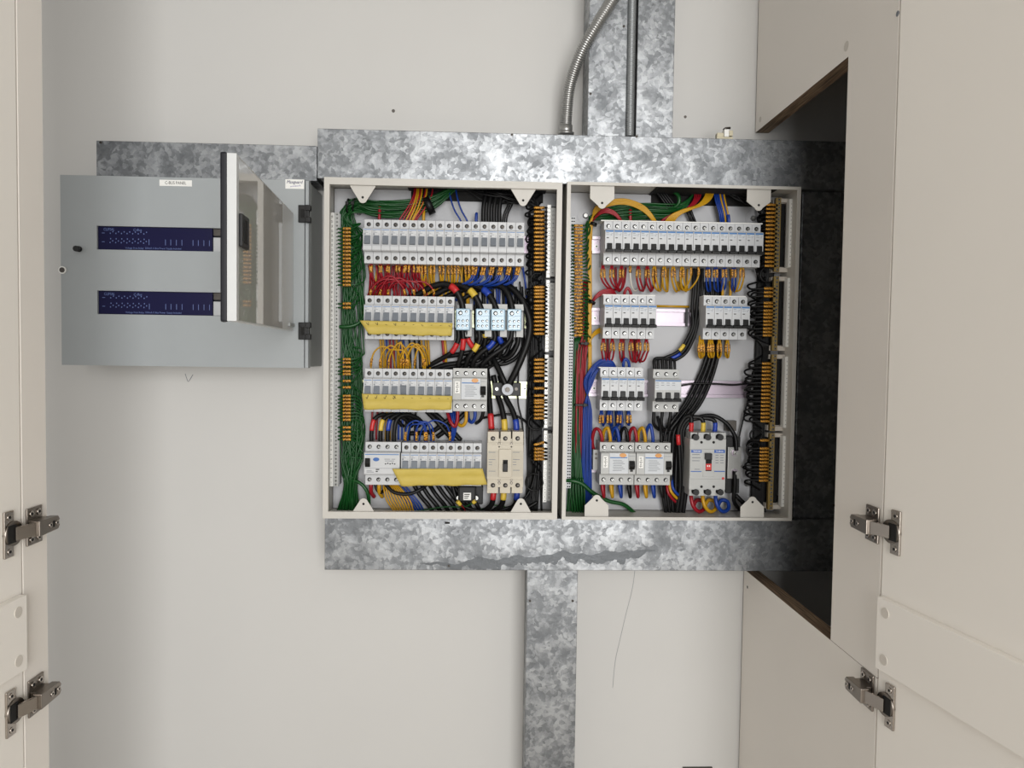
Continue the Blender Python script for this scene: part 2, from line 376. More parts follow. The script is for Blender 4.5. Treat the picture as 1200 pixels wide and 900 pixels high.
# ------------------------------------------------------------------ galvanised trunking
YD = -0.108
def trunk(label, x0, x1, z0, z1, yf, m, lips='h', screws=(), yb=0.0):
    root = thing('cable_trunking', ((x0+x1)/2, -.002, z0), label, 'trunking', None)
    MB().box(x0+.001, x1-.001, yf+.0016, yb-.002, z0+.0012, z1-.0012).build('body', m, root, bevel=.001)
    mb = MB().box(x0, x1, yf, yf+.0014, z0, z1)
    if lips == 'h': mb.box(x0, x1, yf+.0002, yf+.014, z1-.0008, z1+.0006).box(x0, x1, yf+.0002, yf+.014, z0-.0006, z0+.0008)
    else: mb.box(x0-.0006, x0+.0008, yf+.0002, yf+.014, z0, z1).box(x1-.0008, x1+.0006, yf+.0002, yf+.014, z0, z1)
    mb.build('lid', m, root, bevel=.0005)
    for x, y in screws:
        p = P(x, y, yf); MB().cyl((p.x, yf+.0002, p.z), (0,-1,0), .0026, .0018, 10).cyl((p.x, yf-.0016, p.z), (0,-1,0), .0012, .0004, 8, 1).build('screw', ['dark_steel','dark_hole'], root)
    return root
ZTT = Z0+.4335; ZBB = Z0-.4295
trunk('long galvanised trunking running above both breaker enclosures', WX(372,180,YD), 0.98, Z0+.3395, ZTT, YD, 'galvanised_0', 'h', ((746,160),(600,158)))
LOWT = trunk('long galvanised trunking running below both breaker enclosures', WX(380.5,640,YD), 0.98, ZBB, Z0-.3262, YD, 'galvanised_stained', 'h', ((526,663),(975,668)))
yl = -0.098
trunk('galvanised trunking lying along the top of the grey panel', WX(113,188,yl), WX(371,188,yl), WZ(366,211.5,yl), WZ(113,165,yl), yl, 'galvanised_1', 'h', ((118,167),))
trunk('galvanised trunking dropping down the wall below the enclosures', WX(616.5,780,yl), WX(675,780,yl), 0.25, ZBB-.001, yl, 'galvanised_2', 'v', ((621,704),(671,704)))
trunk('galvanised riser with scratches, beside the curved flexible conduit', WX(690,80,yl), WX(734,80,yl), ZTT+.001, 2.69, yl, 'galvanised_3', 'v', ((731,31),(692,110)))
trunk('galvanised riser with dark specks and no conduit in front', WX(747,80,yl), WX(789.5,80,yl), ZTT+.001, 2.69, yl, 'galvanised_4', 'v')
trunk('upright galvanised trunking in the shadow behind the notch', WX(936,400,-.09), WX(983,400,-.09), Z0-.3255, Z0+.3385, -.09, 'galvanised_5', 'v', ((977,592),))

def conduit(label, pts, r, m, ends=True):
    path = smooth_path([P(*p) for p in pts], 60)
    # resample evenly, ring pitch 4.2 mm
    L = [0]
    for a, b in zip(path, path[1:]): L.append(L[-1]+(b-a).length)
    n = int(L[-1]/0.0014); out = []; j = 0
    for i in range(n+1):
        s = L[-1]*i/n
        while j < len(L)-2 and L[j+1] < s: j += 1
        out.append(path[j].lerp(path[j+1], (s-L[j])/max(1e-9, L[j+1]-L[j])))
    root = thing('flexible_conduit', out[0], label, 'conduit')
    MB().tube(out, r, 12, 0, rf=lambda i: r*(1.0, 1.08, 0.72)[i % 3]).build('spiral_hose', m, root)
    if ends:
        d = (out[6]-out[0]).normalized()
        MB().cyl(out[0]-d*.001, d, r*1.18, .018, 16).cyl(out[0]-d*.002, d, r*1.5, .005, 6).build('gland', 'conduit_metal', root)
    return root
mat('conduit_metal', (172,172,170), 0.35, 0.75, vary=0.08)
mat('conduit_dark', (156,160,162), 0.42, 0.5, vary=0.08)
conduit('curved flexible metal conduit bending over the galvanised riser', [(663,157,-.06),(664,135,-.062),(668,100,-.075),(681,62,-.105),(700,28,-.125),(722,-8,-.13),(734,-40,-.13)], .0112, 'conduit_metal')
conduit('thin straight flexible conduit standing between the two risers', [(738,160,-.096),(739,90,-.096),(740.7,0,-.096),(741.3,-40,-.096)], .0085, 'conduit_dark', False)
# broken connector left on the trunking
p0 = P(848, 160, -.098); zt = ZTT+.0008
cn = thing('terminal_connector', (p0.x, -.098, zt), 'small yellowed plastic connector lying on top of the trunking', 'connector')
def cx_(x): return WX(x, 155, -.098)
MB().box(cx_(839), cx_(858), -.105, -.09, zt, zt+.0045).box(cx_(839.5), cx_(847), -.104, -.091, zt+.0045, zt+.0125).build('base', 'old_plastic', cn, bevel=.0008)
MB().box(cx_(847.5), cx_(853), -.106, -.091, zt+.0046, zt+.019).build('post', 'label_white', cn, bevel=.0008)
MB().box(cx_(853.5), cx_(858), -.104, -.092, zt+.007, zt+.0175).build('clamp', 'old_plastic', cn, bevel=.0008)
MB().tube([Vector((cx_(847.5),-.099,zt+.0195)), Vector((cx_(850),-.099,zt+.023)), Vector((cx_(855.5),-.1,zt+.0235))], .0022, 8).build('wire_stub', 'dark_steel', cn)
# ------------------------------------------------------------------ grey lighting control panel with its swung-open window door
YC = -0.125
x0, x1, z0, z1 = -0.807, -0.3392, Z0-.0303, Z0+.3301
gp = thing('control_panel', ((x0+x1)/2, 0, z0), 'grey sheet-metal control panel with two blue module strips', 'panel')
MB().box(x0+.003, x1-.001, YC+.02, -.002, z0+.002, z1-.002).build('body', 'grey_coat_side', gp, bevel=.002)
ox0 = WX(113.5,280,YC); ox1 = WX(275,280,YC)
rows = [(WZ(180,293.5,YC), WZ(180,265.8,YC)), (WZ(180,369,YC), WZ(180,341.5,YC))]
rows.sort()
mb = MB(); yb_ = YC+.014
xe = WX(356.5,320,YC)
mb.box(x0, ox0, YC, yb_, z0, z1).box(ox1, xe, YC, yb_, z0, z1)
zz = [z0, rows[0][0], rows[0][1], rows[1][0], rows[1][1], z1]
for a in (0, 2, 4): mb.box(ox0, ox1, YC, yb_, zz[a], zz[a+1])
cov = mb.build('front_cover', 'grey_coat', gp)
MB().box(xe+.0012, xe+.0075, YC+.003, yb_, z0, z1).box(xe+.009, x1, YC, yb_, z0, z1).build('side_flange', 'grey_coat', gp, bevel=.0006)
MB().box(x0+.01, x1-.01, YC+.0142, YC+.019, z0+.01, z1-.01).build('gasket', 'gasket', gp)
for py in (251, 388):
    hz = WZ(357,py,YC); hx = WX(357,py,YC)
    h = MB().box(hx-.011, hx+.0095, YC-.006, YC+.001, hz-.0165, hz+.0165).box(hx+.003, hx+.0125, YC-.009, YC+.004, hz-.0165, hz-.006).box(hx+.003, hx+.0125, YC-.009, YC+.004, hz+.006, hz+.0165).build('panel_hinge', 'black_plastic', gp, bevel=.0012)
    MB().box(hx-.006, hx+.001, YC-.0066, YC-.005, hz-.008, hz+.008).build('hinge_slot', 'dark_hole', h)
p = P(93, 292, YC); kn = MB().cyl((p.x, YC, p.z), (0,-1,0), .0055, .004, 16).cyl((p.x, YC-.004, p.z), (.25,-1,-.1), .0045, .016, 14, r2=.0055).build('knob', 'black_plastic', gp)
p = P(73.5, 316.5, YC); MB().cyl((p.x, YC, p.z), (0,-1,0), .0072, .0022, 20).cyl((p.x, YC-.002, p.z), (0,-1,0), .005, .0008, 16, 1).build('lock', ['label_white','dark_steel'], gp)
# stickers
a, b2 = P(187,210.5,YC), P(225,217.8,YC); c = P(206,214.6,YC)
st = MB().box(a.x, b2.x, YC-.0006, YC, c.z-.0058, c.z+.0058).build('name_label', 'label_white', gp)
letter(MB(), 'C-BUS PANEL', .0082, (c.x, YC-.0008, c.z), wx=.82).build('lettering', 'ink', st)
a = P(334.5,210,YC); b2 = P(357,221.5,YC); a.z = WZ(345,210.3,YC); b2.z = WZ(345,221.3,YC); cxm = (a.x+b2.x)/2; b2.x = min(b2.x, xe-.0005)
st = MB().box(a.x, b2.x, YC-.0006, YC, b2.z, a.z).build('maker_sticker', 'label_white', gp)
mb = MB(); letter(mb, 'Maxguard', .0088, (cxm-.0005, YC-.0008, a.z-.0052), 0, 0, .2, .86)
letter(mb, 'switchboards', .0042, (cxm+.001, YC-.0008, a.z-.0125), 1, .12, .2, .9); letter(mb, 'Maxguard', .0088, (cxm-.0003, YC-.00085, a.z-.0053), 0, 0, .2, .86)
mb.build('lettering', ['ink_navy','ink_purple'], st)
# modules behind the cut-outs
for k, (za, zb) in enumerate(rows):
    md = thing('relay_module', ((ox0+ox1)/2, YC+.014, za), 'dark blue relay module in the %s slot of the grey panel' % ('lower' if k == 0 else 'upper'), 'relay')
    xl_ = ox0+.0006; xr_ = WX(248,280,YC)
    MB().box(xl_, xr_, YC+.004, YC+.0135, za+.0006, zb-.0006).build('front_plate', 'label_navy', md)
    H = zb-za; q = YC+.0036
    mb = MB()
    letter(mb, 'CLIPSAL', .0072, (xl_+.0205, q, zb-.0062), 0, wx=.8); letter(mb, 'C-Bus', .0066, (xl_+.074, q, zb-.0062), 0, 0, .2)
    letter(mb, 'Voltage Free Relay', .0046, (xl_+.068, q, za+.0042), 0); letter(mb, '350mA C-Bus Power Supply Included', .0045, (xl_+.122, q, za+.0045), 0)
    mb.build('lettering', 'ink_light', md)
    mb = MB()
    for j in range(7):
        for (fx, fz) in ((.022,.68),(.027,.75),(.0215,.29),(.0265,.36),(.0225,.45)):
            X = xl_+fx+j*.0105; mb.box(X, X+.0016, q-.0001, q+.0003, za+H*fz, za+H*fz+.0022)
    for fz in (.7, .33): mb.box(xl_+.007, xl_+.012, q-.0001, q+.0003, za+H*fz, za+H*fz+.001)
    for X in (.095,.126,.136,.1465,.157,.178,.188,.1985,.209,.219,.23,.2405):
        if xl_+X < xr_-.004: mb.box(xl_+X, xl_+X+.0009, q-.0001, q+.0003, za+H*.24, za+H*.48)
    mb.build('printed_marks', 'ink_light', md)['kind'] = 'stuff'
    MB().box(xr_+.0008, ox1-.001, YC+.006, YC+.0135, za+.0006, za+H*.62).build('clear_cover', 'clear_grey', md, bevel=.0008)
    MB().box(xr_+.0008, ox1-.001, YC+.008, YC+.0135, za+H*.7, zb-.0006).build('blank_strip', 'dark_steel', md)
# window door: right face runs from the hinge line to the near edge
ha = Vector((-.3675, YC-.004, 0)); hb = Vector((-.3350, -.5585, 0)); dd = (hb-ha).normalized(); nn = Vector((-dd.y, dd.x, 0))
if nn.x < 0: nn = -nn
Wd = (hb-ha).length; zb0, zb1 = Z0+.0425, Z0+.2645; t = .020
Md = Matrix(((dd.x, nn.x, 0, ha.x), (dd.y, nn.y, 0, ha.y), (0,0,1,0), (0,0,0,1)))   # local: s along the leaf, n out of its inner face
wd = thing('window_door', (ha.x, ha.y, zb0), 'swung-open glazed door of the grey control panel', 'door')
mb = MB(); fr = .030
mb.box(0, .105, -.0035, -.0005, zb0, zb1).box(Wd-fr*.45, Wd, -.0035, -.0005, zb0, zb1)
mb.box(0, Wd, -.012, -.0005, zb0-.0012, zb0).box(0, Wd, -.012, -.0005, zb1, zb1+.0012)
mb.box(Wd, Wd+.0012, -.0125, 0, zb0-.0012, zb1+.0012)
mb.xf(Md).build('frame', 'frame_pale', wd)
MB().box(Wd-.006, Wd+.0025, -.0215, -.0125, zb0-.003, zb1+.003).xf(Md).build('shaded_edge', 'gasket', wd, bevel=.003)  # rounded outer edge of the leaf, its shadow put in as near-black
MB().box(.1055, Wd-fr*.45-.0005, -.0036, -.0006, zb0+.0004, zb1-.0004).xf(Md).build('glazing', 'smoked_glazing', wd)
zl = WZ(280,281,-.5)
l_ = MB().box(Wd-.052, Wd-.012, -.0005, .0045, Z0+.1435, Z0+.1885).xf(Md).build('latch', 'black_plastic', wd, bevel=.0015)
MB().box(Wd-.040, Wd-.022, .0042, .0052, Z0+.150, Z0+.182).xf(Md).build('latch_slot', 'dark_hole', l_)
MB().box(.004, .05, -.0005, .003, zb0+.006, zb0+.012).xf(Md).build('hinge_bracket', 'grey_coat_side', wd)

# ------------------------------------------------------------------ the two breaker enclosures
YE = -0.120; YPL = -0.034
def enclosure(label, xl, xr, zb, zt, lip, liptop, ears):
    root = thing('breaker_enclosure', ((xl+xr)/2, 0, zb), label, 'enclosure')
    t = .0016
    mb = MB()
    y1 = YE+t
    mb.box(xl, xl+t, y1, -.002, zb, zt).box(xr-t, xr, y1, -.002, zb, zt).box(xl+t, xr-t, y1, -.002, zb, zb+t).box(xl+t, xr-t, y1, -.002, zt-t, zt)
    mb.box(xl, xl+lip, YE, y1, zb, zt).box(xr-lip, xr, YE, y1, zb, zt).box(xl+lip, xr-lip, YE, y1, zb, zb+liptop).box(xl+lip, xr-lip, YE, y1, zt-liptop, zt)
    mb.build('body', 'enclosure_coat', root)
    if lip > .008:
        mb = MB(); mb.box(xl+lip-t, xl+lip, y1, YE+.012, zb+liptop, zt-liptop).box(xr-lip, xr-lip+t, y1, YE+.012, zb+liptop, zt-liptop).box(xl+lip, xr-lip, y1, YE+.012, zt-liptop, zt-liptop+t).box(xl+lip, xr-lip, y1, YE+.012, zb+liptop-t, zb+liptop)
        mb.build('frame_return', 'enclosure_coat', root)
    MB().box(xl+.003, xr-.003, YPL, -.003, zb+.003, zt-.003).build('back_plate', 'plate_coat', root)
    for (px, py, w, hh, taper, up) in ears:
        yE = YE+.006; p = P(px, py, yE); s = 1 if up else -1
        ze = zt-.001 if up else zb+.001
        tip = p.z; k = abs(ze-tip); straight = k*taper
        poly = [(p.x-w/2, ze), (p.x-w/2, ze-s*straight)]
        # rounded tip
        rad = .0085
        for q in seq(-70, 70, 9):
            a = math.radians(q); poly.append((p.x+rad*math.sin(a), tip+s*rad-s*rad*math.cos(a)))
        poly += [(p.x+w/2, ze-s*straight), (p.x+w/2, ze)]
        e = MB().prism(poly, 'Y', yE, yE+.002).build('mounting_ear', 'enclosure_coat', root, bevel=.0004)
        hz = tip+s*.011
        MB().cyl((p.x, yE+.0006, hz), (0,-1,0), .0052, .0008, 16).cyl((p.x, yE-.0001, hz), (0,-1,0), .0024, .0004, 12, 1).build('screw_hole', ['enclosure_coat','dark_hole'], e)
    return root
ezb, ezt = Z0-.3248, Z0+.3384
eL = enclosure('cream enclosure of breakers with grey toggles and masking tape', -.3119, WX(656,410,YE), ezb, ezt, .0105, .0135,
    ((425,238,.049,0,.3,True),(613,241.5,.048,0,.3,True),(426,584,.050,0,.15,False),(610.5,584,.048,0,.15,False)))
eR = enclosure('cream enclosure of breakers with black toggles', WX(661.5,410,YE), .6224, ezb, ezt+.002, .0075, .006,
    ((705.5,244.5,.048,0,.6,True),(889,247,.048,0,.62,True),(699.5,580,.048,0,.55,False),(882,582,.048,0,.55,False)))
for (px, py, par) in ((421,249,eL), (623,258,eL), (686,253,eR), (882.5,256,eR)):
    p = P(px, py, YPL)
    b = MB().cyl((p.x, YPL, p.z), (0,-1,0), .017, .0012, 24).build('washer_plate', 'plate_coat', par)
    MB().cyl((p.x, YPL-.001, p.z), (0,-1,0), .0062, .006, 14, r2=.004).build('bolt', 'screw_steel', b)
p = P(875.5, 567, YPL); MB().cyl((p.x, YPL, p.z), (0,-1,0), .0065, .006, 14, r2=.004).build('bolt', 'screw_steel', eR)

for (par, xa, xb_, zz_, y) in ((eL, 478, 640, ezt-.0018, 225), (eR, 764, 900, ezt+.0002, 226)):
    MB().box(WX(xa,y,-.06), WX(xb_,y,-.06), -.108, YPL, zz_-.003, zz_).box(WX(xa,y,-.06)+.004, WX(xb_,y,-.06)-.004, YPL-.0012, YPL, zz_-.022, zz_-.003).build('cable_entry', 'dark_hole', par)
b_ = P(524.5, 612.5, YD); MB().box(b_.x-.0055, b_.x+.0045, YD-.0008, YD+.001, b_.z-.0022, b_.z+.0018).build('knockout_slot', 'dark_hole', LOWT)
# ------------------------------------------------------------------ rails
def rail(label, xa, xb, yc, m='zinc_rail', hgt=.035):
    pa, pb = P(xa, yc, YPL-.006), P(xb, yc, YPL-.006); zc = (pa.z+pb.z)/2
    root = thing('din_rail', ((pa.x+pb.x)/2, YPL, zc-.0175), label, 'rail')
    prof = [(YPL-.0005, zc-.0125), (YPL-.0015, zc-.0125), (YPL-.0075, zc-.0125)]
    mb = MB()
    mb.box(pa.x, pb.x, YPL-.0018, YPL-.0006, zc-.0125, zc+.0125)
    for s in (-1, 1):
        z_ = zc+s*.0125; mb.box(pa.x, pb.x, YPL-.0085, YPL-.0006, min(z_, z_-s*.001), max(z_, z_-s*.001))
        mb.box(pa.x, pb.x, YPL-.0085, YPL-.0075, min(z_, z_+s*.005), max(z_, z_+s*.005))
    mb.build('channel', m, root)
    return root, zc
def rail_screw(root, x, y):
    p = P(x, y, YPL-.002); MB().cyl((p.x, YPL-.0016, p.z), (0,-1,0), .0036, .002, 12).cyl((p.x, YPL-.0034, p.z), (0,-1,0), .0018, .0004, 8, 1).build('screw', ['screw_steel','dark_hole'], root)

# ------------------------------------------------------------------ breakers
YS, YNO = -0.088, -0.105                   # terminal shoulder and nose fronts
HB = 0.0432                                # half height
PW = 0.0177
def breaker_profile():
    return [(YPL-.004, -HB), (YS, -HB), (YS, -.0205), (YNO+.002, -.0205), (YNO, -.0185), (YNO, .0225), (YNO+.002, .0245), (YS, .0245), (YS, HB), (YPL-.004, HB)]
def screw_mesh(name, z, seed, head='screw_steel'):
    mb = MB(); mb.cyl((0, YS+.0004, z), (0,-1,0), .0043, .0008, 14, 0)
    a = seed*1.3
    mb.cyl((0.0009, YS-.0004, z-.0006), (0,-1,0), .0027, .0003, 12, 1)
    d = Vector((math.cos(a), 0, math.sin(a))); n_ = Vector((-d.z, 0, d.x))
    c = Vector((0.0009, YS-.0009, z-.0006))
    mb.add([c+d*.003+n_*.0006, c-d*.003+n_*.0006, c-d*.003-n_*.0006, c+d*.003-n_*.0006], [(0,1,2,3)], 0)
    return mb.data(name, ['dark_hole', head])
SCT = [screw_mesh('terminal_screw', .0335, k) for k in range(4)]; SCB = [screw_mesh('terminal_screw', -.0325, k+2) for k in range(4)]
SDT = [screw_mesh('terminal_screw', .0335, k, 'dark_steel') for k in range(4)]; SDB = [screw_mesh('terminal_screw', -.0325, k+2, 'dark_steel') for k in range(4)]
hw = PW/2-.00018
BODY_W = MB().prism(breaker_profile(), 'X', -hw, hw).data('body', ['breaker_white'], bevel=.0005)
BODY_G = MB().prism(breaker_profile(), 'X', -hw, hw).data('body', ['breaker_white'], bevel=.0005)
# print on the nose: blue rule, small type, symbol
def print_grey():
    mb = MB(); y = YNO-.0002
    mb.box(-.0075, .0075, y, YNO+.0001, .0200, .0212, 0)
    for (xa, xb_, za, zb_) in ((-.0068,-.002,.0172,.0182),(-.0068,.001,.0145,.0152),(-.0065,-.0035,.0105,.0135),(.004,.0065,.012,.0126)):
        mb.box(xa, xb_, y, YNO+.0001, za, zb_, 1)
    return mb.data('printed_label', ['ink_blue','ink_grey'])
def print_black():
    mb = MB(); y = YNO-.0002
    mb.box(-.0079, .0079, y, YNO+.0001, .0192, .0224, 0); mb.box(-.0079, .0079, y+.0001, YNO+.0001, .0098, .0190, 2)
    for (xa, xb_, za, zb_) in ((-.0068,-.001,.0168,.0178),(-.0066,.0,.0135,.0142),(.002,.0052,.0125,.0132),(.004,.0066,.0155,.0162),(.001,.005,.0145,.015)):
        mb.box(xa, xb_, y-.00005, YNO+.0001, za, zb_, 1)
    mb.box(-.0058, -.0014, y-.00005, YNO+.0001, .0068, .0084, 3)
    return mb.data('printed_label', ['ink_blue','ink_grey','label_grey','ink'])
PG, PB = print_grey(), print_black()
def toggle_grey():
    # recessed window with the paddle pointing down
    mb = MB(); mb.box(-.0072, .0072, YNO-.0004, YNO+.0002, -.0105, .0095, 1)
    mb.prism([(YNO-.0002,.0092),(YNO-.0022,.0085),(YNO-.0075,-.0055),(YNO-.0060,-.0078),(YNO-.0002,-.0082)], 'X', -.0058, .0058, 0)
    return mb.data('toggle', ['toggle_grey','breaker_white'], bevel=.0005)
def toggle_grey_up():
    mb = MB(); mb.box(-.0072, .0072, YNO-.0004, YNO+.0002, -.0105, .0095, 1)
    mb.prism([(YNO-.0002,-.0078),(YNO-.0022,-.0072),(YNO-.0075,.0085),(YNO-.0060,.0110),(YNO-.0002,.0112)], 'X', -.0058, .0058, 0)
    return mb.data('toggle', ['toggle_grey','breaker_white'], bevel=.0005)
def toggle_black(w0=.0050, w1=.0078):
    mb = MB(); mb.prism([(YNO+.001,-.0205),(YNO-.0085,-.0215),(YNO-.0095,-.0165),(YNO-.004,-.0145),(YNO+.001,-.0145)], 'X', -w1, w1)
    mb.prism([(YNO+.001,-.0150),(YNO-.006,-.0150),(YNO-.004,-.0035),(YNO+.001,-.0025)], 'X', -w0, w0)
    return mb.data('toggle', ['black_plastic'], bevel=.0006)
TG, TGU, TB = toggle_grey(), toggle_grey_up(), toggle_black()
def rowspan(xa, xb, ytop, ybot, n):
    ym = (ytop+ybot)/2; a = P(xa, ym, YNO); b = P(xb, ym+(xb-xa)*.012, YNO)
    zc = (P(xa, ytop, YS).z+P(xa, ybot, YS).z)/2
    return a.x, (b.x-a.x)/n, zc
ORD = ('first','second','third','fourth','fifth','sixth','seventh','eighth','ninth','tenth','eleventh','twelfth','thirteenth','fourteenth','fifteenth','sixteenth','seventeenth','eighteenth')
def breakers(xa, xb, ytop, ybot, n, style, label, group, up=()):
    x0, pw, zc = rowspan(xa, xb, ytop, ybot, n); out = []
    for i in range(n):
        o = thing('circuit_breaker', (x0+pw*(i+.5), YPL-.004, zc-HB), label + ', %s from the green wires' % ORD[i], 'breaker', group)
        if i in up: o['label'] = 'white breaker with its grey toggle raised, in the row beside the four-pole switch'; 
        off = (0, -(YPL-.004), HB); sx = pw/PW
        ps = [inst('body', BODY_W if style == 'grey' else BODY_G, o, off), inst('toggle', (TGU if i in up else TG) if style == 'grey' else TB, o, off),
              inst('printed_label', PG if style == 'grey' else PB, o, off), inst('terminal_screw', (SDT if style == 'grey' else SCT)[i % 4], o, off), inst('terminal_screw', (SDB if style == 'grey' else SCB)[(i*3) % 4], o, off)]
        for q in ps: q.scale.x = sx
        out.append(o)
    return x0, pw, zc

r, zc = rail('zinc rail under the full row of eighteen grey-toggle breakers', 420, 619, 285, 'zinc_rail')
L1 = breakers(425.2, 614.7, 257, 308.3, 18, 'grey', 'grey-toggle breaker in the untaped row of eighteen', 'eighteen untaped grey-toggle breakers')
r, zc = rail('zinc rail carrying the four pale blue distribution blocks', 424, 617, 373.5, 'zinc_rail_yellow')
L2 = breakers(426.2, 532, 346.4, 397, 10, 'grey', 'taped breaker in the row beside the pale blue blocks', 'taped breakers beside the distribution blocks')
r, zc = rail('zinc rail carrying the black-based stud terminal', 422, 618, 456, 'zinc_rail_yellow'); rail_screw(r, 615, 455.5)
L3 = breakers(425.8, 530, 432, 482, 10, 'grey', 'taped breaker in the row beside the lone four-pole switch', 'taped breakers beside the four-pole switch', up=(4,))
L4 = breakers(469.8, 564.3, 518.5, 569, 9, 'grey', 'taped breaker in the row of nine at the bottom', 'nine taped breakers beside the cream moulded breaker')
r, zc = rail('zinc rail under the full row of eighteen black-toggle breakers', 694, 893, 289); rail_screw(r, 699, 288.8)
R1 = breakers(709, 894.7, 260, 309, 18, 'black', 'black-toggle breaker in the row of eighteen', 'eighteen black-toggle breakers')
r, zc = rail('long zinc rail between the row of six and the row of five yellow-wired breakers', 692, 860, 372); rail_screw(r, 697, 372.7)
R2a = breakers(708.3, 769.4, 347, 395.5, 6, 'black', 'black-toggle breaker in the row of six', 'six black-toggle breakers')
R2b = breakers(827, 878.8, 348.5, 396.5, 5, 'black', 'black-toggle breaker in the row over yellow wires', 'five black-toggle breakers over yellow wires')
r, zc = rail('long zinc rail with a bare purplish end beside the three-pole breaker', 690, 878, 455.5); rail_screw(r, 696, 455); rail_screw(r, 872.5, 457)
R3a = breakers(704.6, 755.4, 432, 479.7, 5, 'black', 'black-toggle breaker in the row over blue wires', 'five black-toggle breakers over blue wires')
rail('zinc rail under the pair of four-pole switches', 691, 792, 544)

# three-pole breaker
x0, pw, zc = rowspan(767.3, 798.3, 434.3, 481, 3)
o = thing('circuit_breaker', (x0+1.5*pw, YPL-.004, zc-HB), 'single wide three-pole breaker with linked black toggles', 'breaker')
off = Vector((0, -(YPL-.004), HB))
mb = MB().prism(breaker_profile(), 'X', -1.5*pw, 1.5*pw); inst('body', mb.data('body', ['breaker_grey'], bevel=.0006), o, off)
for k in (-1, 0, 1):
    inst('toggle', TB, o, off+Vector((k*pw,0,0))); inst('terminal_screw', SCT[k+1], o, off+Vector((k*pw,0,0))); inst('terminal_screw', SCB[k+1], o, off+Vector((k*pw,0,0)))
mb = MB().box(-1.5*pw+.002, 1.5*pw-.002, YNO-.0089, YNO-.001, -.0212, -.0168); inst('toggle_link', mb.data('toggle_link', ['black_plastic']), o, off)
mb = MB().box(-1.5*pw+.001, 1.5*pw-.001, YNO-.0002, YNO, .0195, .0218, 0).box(-1.5*pw+.001, 1.5*pw-.001, YNO-.0001, YNO, .002, .019, 1)
for k in range(9): mb.box(-1.4*pw+(k%4)*.011, -1.4*pw+(k%4)*.011+.006, YNO-.00025, YNO, .0155-(k//4)*.0045, .0165-(k//4)*.0045, 2)
inst('printed_label', mb.data('printed_label', ['ink_blue','label_grey','ink_grey']), o, off)

